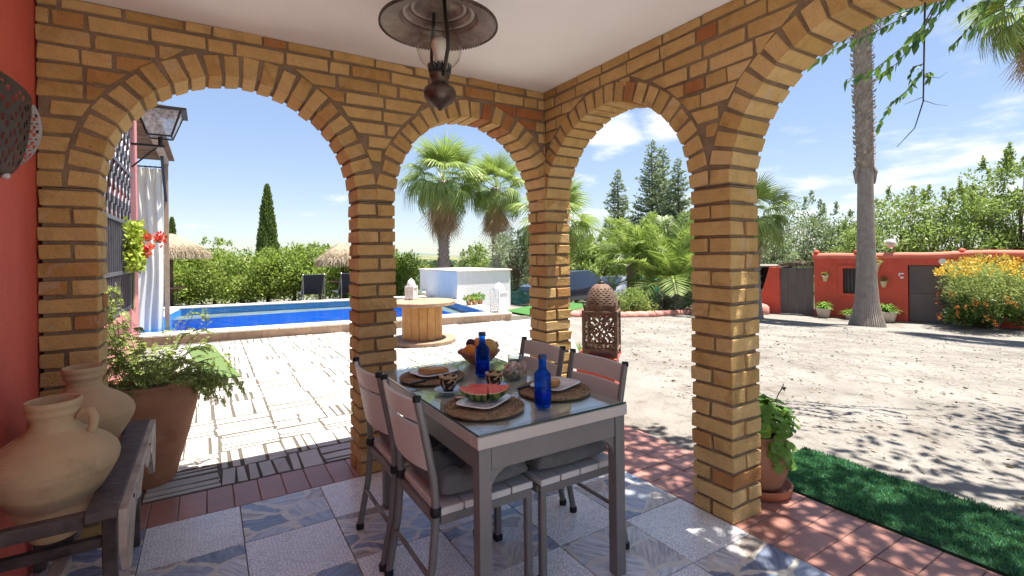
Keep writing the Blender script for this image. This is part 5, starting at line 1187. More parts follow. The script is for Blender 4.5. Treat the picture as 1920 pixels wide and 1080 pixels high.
# ------------------------------------------------------------------ broadleaf trees
def crown_leaves(n, rx, ry, rz, nclump, cs, size, hollow=.45, seed=0, up=.25, droop=0):
    rg = np.random.default_rng(seed); c = rg.normal(size=(nclump, 3)); c /= np.linalg.norm(c, axis=1)[:, None]; c *= (hollow+(1-hollow)*rg.random(nclump)**.6)[:, None]; w_ = rg.uniform(.6, 1.4, nclump)
    idx = rg.choice(nclump, n, p=w_/w_.sum()); d = rg.normal(size=(n, 3)); d /= np.linalg.norm(d, axis=1)[:, None]
    P_ = c[idx]*np.array([rx, ry, rz])+d*(cs*w_[idx]*rg.random(n)**.45)[:, None]
    D_ = d+np.array([0, 0, up])+rg.normal(size=(n, 3))*.5
    return P_, D_, rg.uniform(.7, 1.25, n)*size, c*np.array([rx, ry, rz])
def tree(name, label, cat, b, h, rx, rz, nleaf, leaf, m, seed, group=None, cs=None, nclump=40, tr=.09, zc_=None, ratio=.5, trunk_m=None, ry=None, hollow=.45):
    t = thing(name, label, cat, b, 0, group); cz_ = zc_ if zc_ is not None else h-rz
    P_, D_, S_, C_ = crown_leaves(nleaf, rx, ry or rx, rz, nclump, cs or rx*.36, leaf, hollow, seed)
    rs = np.random.default_rng(seed+9); sh = []
    for k in range(rs.integers(4, 9)):
        a_ = rs.uniform(0, 6.28); q_ = rs.uniform(.1, .75); x_, y_ = rx*q_*math.cos(a_), (ry or rx)*q_*math.sin(a_); z_ = rz*math.sqrt(1-q_*q_); hh = rs.uniform(.15, .45)*rz*.8; m_ = int(30+hh*90); u_ = rs.random(m_); sh.append(np.stack([x_+rs.normal(size=m_)*.09*(1.2-u_), y_+rs.normal(size=m_)*.09*(1.2-u_), z_+u_*hh], 1))
    sh = np.concatenate(sh); P_ = np.concatenate([P_, sh]); D_ = np.concatenate([D_, rs.normal(size=(len(sh), 3))*.6+np.array([0, 0, .7])]); S_ = np.concatenate([S_, rs.uniform(.6, 1.1, len(sh))*leaf])
    keep = P_[:, 2]+cz_ > .03; P_, D_, S_ = P_[keep], D_[keep], S_[keep]
    o = obj('foliage', leafmesh('foliage', P_+np.array([0, 0, cz_]), D_, S_, ratio), m, t)
    tb = MB(); tb.tube([(0, 0, -.25), (.02, .02, cz_*.4), (0, 0, max(cz_*.75, .2)), (0, 0, cz_+rz*.4)], [tr*1.25, tr, tr*.8, tr*.3], 10)
    rg = np.random.default_rng(seed+5)
    for k in rg.choice(len(C_), min(14, len(C_)), False): c = C_[k]*.92; tb.tube([(0, 0, cz_*.6), (c[0]*.45, c[1]*.45, cz_*.72+c[2]*.4+.05), (c[0], c[1], cz_+c[2])], [tr*.5, tr*.3, tr*.12], 6)
    tb.build('trunk', trunk_m or TRUNK, t, smooth=True); return t
# citrus row behind the pool
for k, (px, py, d, rx) in enumerate(((318, 500, 20, 1.1), (352, 482, 21, 1.25), (402, 452, 21.5, 1.35), (452, 478, 20, 1.3), (502, 474, 20.5, 1.3), (552, 468, 21, 1.35), (600, 466, 21, 1.3), (648, 480, 20, 1.25), (700, 480, 20.5, 1.2), (752, 482, 21, 1.0))):
    b = gat(px, d); h = at(px, py, d).z-b.z
    place = ('leftmost, beside the white curtain', 'behind the left thatched parasol', 'with the tallest tip, right of the parasol', 'left of the cypress', 'in front of the cypress', 'right of the cypress', 'behind the dark loungers', 'behind the right thatched parasol', 'hidden behind the middle brick pillar', 'between the middle pillar and the white pump house')[k]
    tree('citrus_tree', 'dense green citrus tree behind the pool, '+place, 'tree', b, h, rx, h*.48*random.uniform(.88, 1.05), 5600, .125, CITRUS, 100+k, 'citrus trees behind the pool', nclump=52, cs=.36, zc_=h*.52, tr=.07, ry=1.2)
def cypress(label, px, d, ptop, w_):
    b = gat(px, d); h = at(px, ptop, d).z-b.z; t = thing('cypress_tree', label, 'tree', b); n = 11000; rg = np.random.default_rng(3)
    q = rg.random(n)**.8; a = rg.uniform(0, 6.28, n); r = w_*(1-q)**.75*np.minimum(1, q*9+.3)*(.72+.28*rg.random(n))*(1+.12*np.sin(a*5+q*22)); P_ = np.stack([r*np.cos(a), r*np.sin(a), q*h*.98], 1); D_ = np.stack([np.cos(a)*.35, np.sin(a)*.35, np.ones(n)], 1)+rg.normal(size=(n, 3))*.25
    obj('foliage', leafmesh('foliage', P_, D_, rg.uniform(.10, .24, n), .4), CYPLEAF, t); MB().tube([(0, 0, -.2), (0, 0, h*.9)], [.12, .02], 8).build('trunk', TRUNK, t)
cypress('slender dark cypress rising behind the pool hedge', 503, 27, 346, .80)
cypress('small conifer tip showing above the left thatched parasol', 324, 34, 408, .55)
# olive, field trees
b = gat(968, 15.5); tree('olive_tree', 'grey green olive tree right of the white pump house', 'tree', b, 2.15, .75, .85, 4200, .11, GREYLEAF, 60, None, nclump=36, cs=.3, ratio=.3, tr=.1)
for k, (px, py, d, lb) in enumerate(((905, 466, 34, 'leafy tree above the roof of the white pump house'), (880, 474, 40, 'smaller leafy tree left of the tree above the pump house roof'), (985, 492, 26, 'grey green bush behind the olive tree'))):
    b = gat(px, d); h = at(px, py, d).z-b.z; tree('field_tree', lb, 'tree', b, h, .95 if k < 2 else 1.3, h*.42, 3500, .16, BROAD if k < 2 else GREYLEAF, 65+k, 'field trees beyond the pool', nclump=26, cs=.45)
def far_trees():
    P_, D_, S_ = [], [], []; rg = np.random.default_rng(9)
    for k in range(420):
        az = rg.uniform(-.75, 1.25); d = rg.uniform(50, 420)**1.0; x, y = math.sin(YAW+az*.9)*d, math.cos(YAW+az*.9)*d; s = rg.uniform(1.0, 2.6); n = 60; dd = ball_dirs(n); z = gz(x, y)-2.0+min(1, max(0, (d-60)/300))*(3.0*math.sin(x*.011+1.3)*math.cos(y*.009)-2.5)*1+1.2
        P_.append(dd*np.array([s, s, s*.75])*rg.uniform(.6, 1, n)[:, None]+np.array([x, y, z+s*.6])); D_.append(dd); S_.append(np.full(n, s*.7))
    o = obj('distant_trees', leafmesh('distant', np.concatenate(P_), np.concatenate(D_), np.concatenate(S_), .9), leaf_mat('far_olive', (.06, .085, .045), (.15, .18, .10), .15)); tag(o, 'far off olive and scrub trees dotted over the plain', 'trees', kind='stuff')
far_trees()
# trees behind the red outbuilding
for k, (px, py, d, rx, m_, lb) in enumerate((
    (1450, 415, 27, 1.9, GREYLEAF, 'grey green tree directly right of the right brick pillar'), (1508, 374, 28, 1.9, GREYLEAF, 'grey green rounded tree above the yard gate'), (1560, 398, 28, 1.7, GREYLEAF, 'grey green tree just left of the tall palm trunk'),
    (1612, 425, 25, 1.5, BROAD, 'leafy tree hidden behind the tall palm trunk'), (1690, 362, 26, 1.9, BROAD, 'leafy tree right of the tall palm trunk'), (1752, 372, 26, 1.7, BROAD, 'leafy tree above the number plate of the outbuilding'),
    (1812, 360, 25, 1.8, BROAD, 'leafy tree above the grey garage door'), (1862, 312, 26, 1.9, BROAD, 'taller leafy tree near the right edge above the flowering bush'), (1915, 300, 25, 1.9, BROAD, 'tallest leafy tree at the right edge of the view'), (1985, 330, 24, 2.0, BROAD, 'leafy tree cut off by the right edge'))):
    b = gat(px, d); b.z = -1.2; h = at(px, py, d).z-b.z
    tree('broadleaf_tree', lb+' behind the yard', 'tree', b, h*random.uniform(.92, 1.0), rx*.95, h*.44, 4300, .18, m_, 200+k, 'trees behind the outbuilding', nclump=52, cs=.46, zc_=h*.54, ratio=.45)
# shrubs in the view through the arch towards the garden bed
for k, (px, py, d, rx, m_, lb) in enumerate(((1080, 452, 27, 1.6, BROAD, 'green tree behind the parked cars, next to the corner pillar'), (1122, 447, 28, 1.7, CITRUS, 'bright green tree behind the parked cars'), (1165, 460, 27, 1.6, CITRUS, 'bright green tree behind the arching feather palm'), (1222, 452, 28, 1.8, BROAD, 'green tree between the two feather palms'), (1290, 450, 27, 1.8, BROAD, 'green tree beside the left edge of the right brick pillar'))):
    b = gat(px, d); h = at(px, py, d).z-b.z; tree('garden_tree', lb, 'tree', b, h, rx, h*.48, 6000, .17, m_, 300+k, 'trees behind the garden bed', nclump=46, cs=.5, zc_=h*.52)
for k, (px, d, h, rx, lb) in enumerate(((1186, 13.6, .62, .42, 'small leafy shrub in the garden bed right of the rusty lantern'), (1245, 15.6, .95, .62, 'flowering shrub with pale leaves in front of the upright feather palm'), (1284, 16.6, .6, .5, 'low shrub at the foot of the right brick pillar view'))):
    tree('garden_shrub', lb, 'shrub', gat(px, d), h, rx, h*.5, 2200, .075, GREYLEAF if k else BROAD, 320+k, 'shrubs in the garden bed', nclump=26, cs=.18, tr=.02, zc_=h*.5)

# ------------------------------------------------------------------ firs
def fir(label, px, d, ptop, w_, seed):
    b = gat(px, d); h = at(px, ptop, d).z-b.z; t = thing('fir_tree', label, 'tree', b, 0, 'firs behind the garden'); rg = np.random.default_rng(seed); P_, D_, S_ = [], [], []; br = MB()
    z = h*.10
    while z < h*.985:
        q = z/h; R_ = w_*(1-q)**.85+.10; nb = max(4, int(5+5*(1-q)))
        for k in range(nb):
            a = rg.uniform(0, 6.28); ln = R_*rg.uniform(.65, 1.15); m = max(6, int(ln*32))
            s = rg.random(m)**.75; c_, s_ = math.cos(a), math.sin(a); sw = rg.normal(size=m)*.15*ln*(1-s*.6); up = .32*ln*s**2-.10*ln*s
            P_.append(np.stack([c_*ln*s-s_*sw, s_*ln*s+c_*sw, z+up+rg.normal(size=m)*.05], 1)); D_.append(np.stack([c_+rg.normal(size=m)*.7, s_+rg.normal(size=m)*.7, .45+rg.normal(size=m)*.4], 1)); S_.append(rg.uniform(.22, .42, m)*(.6+.4*(1-q)))
            if ln > .5: br.tube([(0, 0, z), (c_*ln*.5, s_*ln*.5, z), (c_*ln*.9, s_*ln*.9, z+.15*ln)], [.035, .022, .008], 4, False)
        z += .34*(1-.5*q)
    obj('needles', leafmesh('needles', np.concatenate(P_), np.concatenate(D_), np.concatenate(S_), .36), FIRLEAF, t); br.tube([(0, 0, -.3), (0, 0, h*.99)], [.22, .015], 8); br.build('trunk', TRUNK, t)
fir('lone fir on the left of the group, behind the feather palms', 1161, 38, 318, 2.5, 21)
fir('tallest fir of the group behind the feather palms', 1225, 38, 262, 2.9, 22)
fir('second tallest fir, touching the tallest one', 1246, 40, 272, 2.7, 23)
fir('rightmost fir next to the brick pillar', 1274, 37, 296, 2.3, 24)

# ------------------------------------------------------------------ thatched parasols, loungers
def parasol(label, px, d, pyap, pyrim, rpx):
    b = gat(px, d); ap = at(px, pyap, d).z-b.z; rim = at(px, pyrim, d).z-b.z; r = rpx/923.67*d
    t = thing('thatched_parasol', label, 'parasol', b, 0, 'thatched parasols beyond the pool')
    MB().tube([(0, 0, -.1), (0, 0, ap-.05)], [.06, .05], 10).build('pole', TRUNK, t, smooth=True)
    cn = MB().lathe([(.03, ap), (.12, ap-.03), (r*.55, ap-(ap-rim)*.42), (r, rim), (r*.98, rim-.02), (r*.5, ap-(ap-rim)*.55), (.05, ap-.12)], 36).build('thatch_cone', THATCH, t, smooth=True)
    n = 9000; a = rng.uniform(0, 6.28, n); q = rng.random(n)**.55; q2 = np.where(rng.random(n) < .35, 1.0, q); lv = np.round(q2*3)/3*.25+q2*.75
    P_ = np.stack([r*lv*np.cos(a), r*lv*np.sin(a), ap-(ap-rim)*lv**1.05+.015], 1); D_ = np.stack([np.cos(a)*.75, np.sin(a)*.75, -(.5+1.4*(lv > .93))], 1)+rng.normal(size=(n, 3))*.14
    obj('straw_fringe', leafmesh('straw', P_, D_, rng.uniform(.15, .34, n), .07), leaf_mat('straw', (.28, .21, .13), (.58, .48, .36), .2, .8), t)
parasol('left thatched parasol beside the white curtain', 322, 18, 438, 473, 59)
parasol('right thatched parasol partly behind the middle brick pillar', 643, 18.5, 455, 486, 43)
sd = gat(641, 18.4); sd.y -= .1
t = thing('parasol_table', 'round brown side table fixed round the right parasol pole', 'table', sd); MB().lathe([(.065, .72), (.42, .72), (.43, .74), (.42, .77), (.065, .77)], 26).build('top', mat('brown_table_wood', (.30, .16, .10), None, 6, .7), t)
for k in range(3): MB().tube([(.08*math.cos(k*2.1), .08*math.sin(k*2.1), 0), (.2*math.cos(k*2.1), .2*math.sin(k*2.1), .72)], .02, 6).build('leg', TRUNK, t)
t = thing('parasol_table', 'dark side table fixed round the left parasol pole', 'table', gat(322, 17.9)); MB().lathe([(.065, .72), (.42, .72), (.43, .74), (.42, .77), (.065, .77)], 26).build('top', mat('brown_table_wood', ()), t)
for k in range(3): MB().tube([(.08*math.cos(k*2.1), .08*math.sin(k*2.1), 0), (.2*math.cos(k*2.1), .2*math.sin(k*2.1), .72)], .02, 6).build('leg', TRUNK, t)
def lounger(label, px, d, rz):
    b = gat(px, d); t = thing('sun_lounger', label, 'sun lounger', b, rz, 'dark sun loungers beyond the pool'); FB = mat('navy_sling', (.020, .026, .045), None, 20, .8); AL = mat('pale_aluminium', (.22, .22, .23), None, 8, .4, .5, .6)
    MB().hexa([(-.3, -1.2, .32), (.3, -1.2, .32), (.3, .1, .32), (-.3, .1, .32), (-.3, -1.2, .335), (.3, -1.2, .335), (.3, .1, .335), (-.3, .1, .335)]).build('seat_sling', FB, t)
    MB().hexa([(-.3, .1, .32), (.3, .1, .32), (.3, .72, .98), (-.3, .72, .98), (-.3, .085, .335), (.3, .085, .335), (.3, .705, .995), (-.3, .705, .995)]).build('back_sling', FB, t)
    for s in (-1, 1):
        MB().tube([(s*.32, -1.22, .325), (s*.32, .1, .325), (s*.32, .74, 1.0)], .018, 8).build('side_tube', AL, t)
        for y in (-.95, .0): MB().tube([(s*.32, y, .32), (s*.32, y+.05, 0)], .016, 8).build('leg', AL, t)
        MB().tube([(s*.32, .68, .95), (s*.32, .75, 0)], .016, 8).build('back_prop', AL, t)
lounger('dark sun lounger with raised back left of the right parasol', 584, 16.4, math.pi-YAW+.5)
lounger('dark sun lounger with raised back under the right parasol', 652, 16.6, math.pi-YAW+.5)

# ------------------------------------------------------------------ house end: pergola, curtain, outdoor lantern, window flowers
pg = thing('slatted_pergola', 'brown slatted pergola roof beyond the pink house wall', 'pergola')
SL = mat('pergola_slat', (.20, .115, .07), (.12, .065, .04), 8, .8, .2, bump=.3, rnd=.25)
y = 6.95; sm = MB().box(-3.2, -.48, 0, .085, 3.02, 3.045).mesh('slat')
while y < 10.55: obj('slat', sm, SL, pg, (0, y, random.uniform(-.004, .004))); y += .112
for x in (-.60, -1.7, -2.9): MB().box(x-.04, x+.04, 6.9, 10.55, 2.925, 3.018).build('rafter', mat('rafter_wood', (.42, .30, .22), (.30, .20, .14), 8, .8), pg)
for (x, yy) in ((-.60, 10.45), (-2.9, 10.45)): MB().box(x-.035, x+.035, yy-.035, yy+.035, -.1, 2.923).build('post', mat('rafter_wood', ()), pg)
MB().beam((-.60, 9.6, 2.92), (-.60, 10.4, 2.3), .04, .05).build('brace', DARKIRON, pg)
MB().tube([(-2.9, 10.36, 2.86), (-.6, 10.36, 2.86)], .012, 8).build('curtain_rail', DARKIRON, pg)
def curtain():
    nu, nv = 90, 40; V = []; F = []
    for j in range(nv+1):
        z = 2.83-2.80*j/nv; q = j/nv
        for i in range(nu+1):
            u = i/nu; pinch = 1-.22*math.exp(-((q-.62)/.2)**2); x = -.64-(u-.0)*.66*pinch; amp = .045*(1-.3*q); y_ = 10.32+amp*math.sin(u*34+1.3*math.sin(q*3))+.02*math.sin(u*11+q*5); V.append((x, y_-.05*q, z))
    for j in range(nv):
        for i in range(nu): a = j*(nu+1)+i; F.append((a, a+1, a+nu+2, a+nu+1))
    t = thing('outdoor_curtain', 'long white curtain hanging at the end of the pergola', 'curtain'); m = bpy.data.materials.new('white_curtain_cloth'); t_ = nodes(m); d = N(t_, 'ShaderNodeBsdfDiffuse', {0: (.84, .83, .80, 1)}); tr_ = N(t_, 'ShaderNodeBsdfTranslucent', {0: (.7, .68, .62, 1)}); ms = N(t_, 'ShaderNodeMixShader', {0: .35}); L(t_, d.outputs[0], ms.inputs[1]); L(t_, tr_.outputs[0], ms.inputs[2]); o = N(t_, 'ShaderNodeOutputMaterial'); L(t_, ms.outputs[0], o.inputs[0])
    MB().add(V, F).build('cloth', m, t, smooth=True)
    for k in range(9): MB().lathe([(.016, -.004), (.022, 0), (.016, .004)], 12, m=Matrix.Translation((-.66-k*.075, 10.355, 2.86)) @ Matrix.Rotation(math.pi/2, 4, 'Y')).build('ring', DARKIRON, t)
curtain()
def wall_lantern():
    c = Vector((-.40, 6.22, 2.55)); t = thing('wall_lantern', 'black framed glass wall lantern on the pink house wall', 'lantern', c); r0, r1, h = .10, .185, .25
    FG = glass_mat('rippled_glass', (.9, .93, .95), frost=.75)
    for k in range(4):
        mt = Matrix.Rotation(k*math.pi/2, 4, 'Z')
        MB().add([mt @ Vector(p) for p in ((-r0, -r0, 0), (r0, -r0, 0), (r1, -r1, h), (-r1, -r1, h))], [(0, 1, 2, 3)]).build('pane', FG, t)
        MB().beam(mt @ Vector((-r0, -r0, 0)), mt @ Vector((-r1, -r1, h)), .014, .014).build('frame_bar', DARKIRON, t)
        MB().beam(mt @ Vector((-r0, -r0, 0)), mt @ Vector((r0, -r0, 0)), .014, .014).build('frame_bar', DARKIRON, t)
    MB().box(-r1-.05, r1+.05, -r1-.05, r1+.05, h, h+.025).build('cap', DARKIRON, t, bevel=.004)
    MB().add([(-r1, -r1, h+.025), (r1, -r1, h+.025), (r1, r1, h+.025), (-r1, r1, h+.025), (0, 0, h+.09)], [(0, 1, 4), (1, 2, 4), (2, 3, 4), (3, 0, 4)]).build('cap_top', DARKIRON, t)
    MB().tube([(0, 0, -.002), (0, 0, -.085)], .02, 10).build('stem', DARKIRON, t)
    MB().beam((-.24, 0, -.095), (.04, 0, -.095), .03, .02).build('bracket', DARKIRON, t); MB().tube([(-.24, 0, -.33), (-.03, 0, -.11)], .009, 6).build('brace', DARKIRON, t)
wall_lantern()
def window_flowers():
    t = thing('window_geranium', 'yellow green trailing plant with red flowers on the window grille', 'plant', (-.59, 5.55, .84)); n = 700
    P_ = np.stack([rng.uniform(-.02, .08, n), rng.normal(size=n)*.12, rng.uniform(.35, .80, n)], 1); obj('leaves', leafmesh('l', P_, ball_dirs(n)+np.array([.5, -.3, 0]), rng.uniform(.03, .055, n), .8), leaf_mat('lime_leaf', (.22, .30, .03), (.48, .55, .08), .4), t)
    n = 160; c = rng.choice(3, n); cs_ = np.array([(.20, .38, .66), (.08, .20, .67), (.10, .1, .55)]); P_ = cs_[c]+ball_dirs(n)*rng.uniform(.02, .07, n)[:, None]; obj('red_blossoms', leafmesh('b', P_, ball_dirs(n), rng.uniform(.03, .05, n), .9), REDFL, t)
    st = MB()
    for k in cs_: st.tube([(0, .05, .4), (k[0]*.6, k[1]*.7, k[2]-.12), tuple(k)], .006, 5)
    st.tube([(.02, 0, 0), (.03, 0, .5)], .01, 5); st.build('stems', mat('green_stem', ()), t)
window_flowers()

# ------------------------------------------------------------------ outbuilding pots, flowering bush, kerbs
def out_pot(label, u, r, h, lf, zg=0, n=90, m=None):
    p = OA+OP(u, -.42, 0); t = thing('planter_pot', label, 'plant pot', (p.x, p.y, OZ+zg), 0, 'pots along the outbuilding'); MB().lathe([(.001, 0), (r*.72, 0), (r, h), (r*1.06, h+.03), (r*.9, h+.03), (r*.85, h-.05)], 22).build('pot', m or mat('stone_pot', (.58, .52, .45), (.45, .39, .33), 9, .9, .1, bump=.5), t, smooth=True)
    a = rng.uniform(0, 6.28, n); e = rng.uniform(.2, 1.3, n); st = []
    V = []
    for k in range(n):
        d = np.array([math.cos(a[k])*math.cos(e[k]), math.sin(a[k])*math.cos(e[k]), math.sin(e[k])]); p0 = np.array([0, 0, h]); L_ = lf*rng.uniform(.7, 1.1); s = np.array([-math.sin(a[k]), math.cos(a[k]), 0])*.016; p1 = p0+d*L_*.5; p2 = p1+(d*np.array([1, 1, .1])+np.array([0, 0, -.25]))*L_*.5
        V += [p0-s, p0+s, p1+s, p1-s, p1-s, p1+s, p2+s*.2, p2-s*.2]
    obj('strap_leaves', quads('strap', np.array(V)), GERAN, t)
out_pot('stone pot with strappy green leaves left of the outbuilding window', .35, .23, .32, .55)
out_pot('smaller leafy pot half hidden left of the tall palm trunk', 1.12, .15, .18, .42)
out_pot('stone pot with strappy leaves right of the tall palm trunk', 2.12, .29, .32, .6)
def wall_pot(label, u, z, s=1.0):
    p = OA+OP(u, -.11*s, 0); t = thing('wall_pot', label, 'plant pot', (p.x, p.y, OZ+z), 0, 'little pots hung on the outbuilding'); MB().lathe([(.001, 0), (.055*s, 0), (.095*s, .16*s), (.11*s, .165*s), (.11*s, .2*s), (.09*s, .2*s)], 16).build('pot', mat('cream_pot', (.72, .58, .40), None, 6, .8), t, smooth=True)
    n = 60; d = ball_dirs(n); d[:, 2] = abs(d[:, 2]); obj('leaves', leafmesh('l', d*.08*s+np.array([0, 0, .2*s]), d, rng.uniform(.05, .1, n)*s, .4), BROAD, t); n = 10; obj('blossoms', leafmesh('b', ball_dirs(n)*.09*s+np.array([0, 0, .3*s]), ball_dirs(n), np.full(n, .05*s), .9), REDFL, t)
wall_pot('little cream pot hung left of the outbuilding window', .36, 1.27)
wall_pot('little cream pot hung on the red wall right of the palm trunk', 2.03, 1.12)
wall_pot('larger cream pot high on the red wall beside the palm trunk', 1.80, 1.62, 1.5)
def flowering_bush():
    c = gat(1862, 14.6); c.z = -1.0; t = thing('flowering_bush', 'big feathery bush with yellow and orange flowers in front of the garage', 'bush', c)
    P_, D_, S_, C_ = crown_leaves(26000, 1.55, 1.2, .72, 90, .30, .075, .35, 77); P_ += np.array([0, 0, 1.22]); obj('feathery_foliage', leafmesh('f', P_, D_, S_, .3), FEATHER, t)
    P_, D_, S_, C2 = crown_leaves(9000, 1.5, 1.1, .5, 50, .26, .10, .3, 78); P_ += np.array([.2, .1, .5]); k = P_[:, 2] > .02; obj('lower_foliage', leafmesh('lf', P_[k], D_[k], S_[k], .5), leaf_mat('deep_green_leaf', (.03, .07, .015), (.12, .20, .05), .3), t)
    def spikes(n, zlo, zhi, m, nm, rr, sz):
        PP_, DD_, SS_ = [], [], []
        for k in range(n):
            a = random.uniform(0, 6.28); q = math.sqrt(random.random()); z = random.uniform(zlo, zhi); x = 1.68*rr*q*math.cos(a); y_ = 1.3*rr*q*math.sin(a); h = math.sqrt(max(.0, 1-(q*.9)**2)); zz = 1.22+.74*h*z if m is YELFL else z
            if m is ORFL: x = 1.6*math.cos(a); y_ = 1.2*math.sin(a)
            for j in range(14): PP_.append((x+random.gauss(0, .03), y_+random.gauss(0, .03), zz+random.uniform(-.04, .16))); DD_.append(ball_dirs(1)[0]); SS_.append(random.uniform(.04, .08)*sz)
        obj(nm, leafmesh(nm, PP_, DD_, np.array(SS_), .8), m, t)
    spikes(190, .70, 1.12, YELFL, 'yellow_blossoms', 1.0, .9); spikes(46, .18, .95, ORFL, 'orange_blossoms', 1.0, .8)
    st = MB()
    for k in range(9): a = random.uniform(0, 6.28); st.tube([(random.gauss(0, .1), random.gauss(0, .1), -.1), (.25*math.cos(a), .25*math.sin(a), .5), (.9*math.cos(a), .7*math.sin(a), 1.15)], [.035, .026, .012], 6)
    st.build('stems', mat('grey_stem', (.35, .30, .24), None, 7, .9), t)
flowering_bush()
def stone(label, c, r, h):
    n = 12; m = MB().lathe([(.001, 0), (r, 0), (r*1.02, h*.4), (r*.95, h*.75), (r*.6, h), (.001, h*1.03)], n); m.v = [tuple(q+random.uniform(-.02, .02)*r*4 for q in v) for v in m.v]; o = m.build('kerb_bollard', mat('pink_stone', (.52, .24, .20), (.42, .18, .15), 6, .9), None, smooth=True, loc=c); tag(o, label, 'stone')
stone('short pink painted stone at the left foot of the flowering bush', gat(1803, 15.2)+Vector((0, 0, -.03)), .12, .34)
stone('rounded pink boulder left of the slanting red wall', gat(1424, 18.6)+Vector((0, 0, -.05)), .35, .42)
kb = thing('garden_kerb', 'low pink painted kerb edging the garden bed', 'kerb')
KM = mat('pink_kerb_paint', (.60, .27, .22), (.46, .19, .15), 4, .85, .2, bump=.4, rnd=.12)
kp = [(1040, 603, 11.4), (1085, 601, 11.6), (1130, 599.5, 11.9), (1170, 598, 12.2), (1210, 593, 13.0), (1250, 588, 14.2), (1300, 583, 15.8), (1360, 580, 17.2), (1420, 579, 18.4)]
pts = [gat(px, d) for px, py, d in kp]
for a, b in zip(pts, pts[1:]):
    n = max(1, int((b-a).length/.5))
    for k in range(n):
        p, q = a.lerp(b, (k+.02)/n), a.lerp(b, (k+.98)/n); MB().tube([p+Vector((0, 0, .04)), p.lerp(q, .5)+Vector((0, 0, .055)), q+Vector((0, 0, .04))], .10, 10).build('kerb_stone', KM, kb, smooth=True)
bed = MB(); v = [tuple(p+Vector((0, 0, .02))) for p in pts]+[tuple(p+Vector((1.2, 3.2, .0))) for p in pts]; n = len(pts)
bed.add(v, [(i, i+1, n+i+1, n+i) for i in range(n-1)]); tag(bed.build('garden_bed', mat('bed_soil', (.22, .15, .10), (.13, .09, .06), 5, .95, .1, bump=.5)), kind='structure')

# ------------------------------------------------------------------ parked cars, bin, net
def car(label, px, d, rz, paint):
    b = gat(px, d); t = thing('parked_car', label, 'car', b, rz, 'cars parked behind the garden bed')
    pr = [(-2.1, .35), (-2.15, .62), (-2.05, .82), (-1.45, .92), (-.75, 1.38), (.55, 1.42), (1.25, .98), (1.95, .88), (2.12, .70), (2.12, .38), (1.75, .24), (-1.8, .24)]
    W = .84; vs = []
    for s, k in ((-1, 1), (1, 1)): vs += [(x, s*W*(1 if z < 1 else .80), z) for x, z in pr]
    n = len(pr); MB().add(vs, [tuple(range(n)), tuple(range(2*n-1, n-1, -1))]+[(i, i+n, (i+1) % n+n, (i+1) % n) for i in range(n)]).build('body', paint, t, bevel=.05, seg=2, angle=35)
    GL = mat('car_glass', (.03, .04, .055), None, 3, .05, .6)
    for s in (-1, 1):
        MB().add([(x, s*(W*.83+(1.36-z)*.16+.012), z) for x, z in ((-1.1, .96), (-.62, 1.33), (-.12, 1.35), (-.12, .97))], [(0, 1, 2, 3)]).build('side_window', GL, t)
        MB().add([(x, s*(W*.83+(1.36-z)*.16+.012), z) for x, z in ((-.05, .97), (-.05, 1.35), (.5, 1.36), (1.05, .98))], [(0, 1, 2, 3)]).build('side_window', GL, t)
        for x in (-1.35, 1.32):
            w_ = MB().lathe([(.001, -.1), (.22, -.1), (.31, -.08), (.32, 0), (.31, .08), (.22, .1), (.001, .1)], 22, m=Matrix.Translation((x, s*.76, .31)) @ Matrix.Rotation(math.pi/2, 4, 'X')).build('wheel', BLACK, t, smooth=True)
            MB().lathe([(.001, .106), (.19, .106), (.2, .10)], 16, m=Matrix.Translation((x, s*.76, .31)) @ Matrix.Rotation(-s*math.pi/2, 4, 'X')).build('hub', mat('pale_aluminium', ()), w_)
        MB().box(2.06, 2.14, s*.62-.14, s*.62+.14, .62, .74).build('headlight', mat('lamp_lens', (.7, .7, .68), None, 3, .1), t, bevel=.02)
    MB().add([(-1.50, -.62, .965), (-1.50, .62, .965), (-.80, .55, 1.385), (-.80, -.55, 1.385)], [(0, 1, 2, 3)]).build('rear_window', GL, t); MB().add([(1.235, -.62, 1.015), (.60, -.55, 1.425), (.60, .55, 1.425), (1.235, .62, 1.015)], [(0, 1, 2, 3)]).build('windscreen', GL, t)
car('dark blue car parked behind the rusty lantern, beside the corner pillar', 1066, 20.5, .15, mat('dark_blue_paint', (.022, .03, .05), None, 3, .2, .5, .3, coat=.8))
car('pale grey car glimpsed behind the arching feather palm', 1168, 23, .2, mat('silver_paint', (.32, .33, .35), None, 3, .25, .5, .4, coat=.8))
p = gat(1217, 19); t = thing('green_bin', 'turquoise green wheeled bin behind the garden bed', 'bin', p, .4); GB = mat('turquoise_plastic', (.02, .26, .20), (.015, .21, .16), 4, .5, .4)
MB().hexa([(-.26, -.26, .06), (.26, -.26, .06), (.26, .26, .06), (-.26, .26, .06), (-.33, -.33, .95), (.33, -.33, .95), (.33, .33, .95), (-.33, .33, .95)]).build('body', GB, t, bevel=.03)
MB().hexa([(-.36, -.36, .955), (.36, -.36, .955), (.36, .36, .955), (-.36, .36, .955), (-.30, -.30, 1.05), (.30, -.30, 1.05), (.30, .30, 1.10), (-.30, .30, 1.10)]).build('lid', GB, t, bevel=.02)
for s in (-1, 1): MB().lathe([(.001, -.03), (.09, -.03), (.1, 0), (.09, .03), (.001, .03)], 14, m=Matrix.Translation((s*.27, .28, .09)) @ Matrix.Rotation(math.pi/2, 4, 'Y')).build('wheel', BLACK, t)
p = gat(1221, 17.5); t = thing('sign_post', 'thin dark metal post standing beside the turquoise bin', 'post', p); MB().tube([(0, 0, -.1), (0, 0, 1.0)], .025, 8).build('pole', DARKIRON, t); MB().box(-.28, .02, -.012, .012, .62, .68).build('arm', DARKIRON, t)
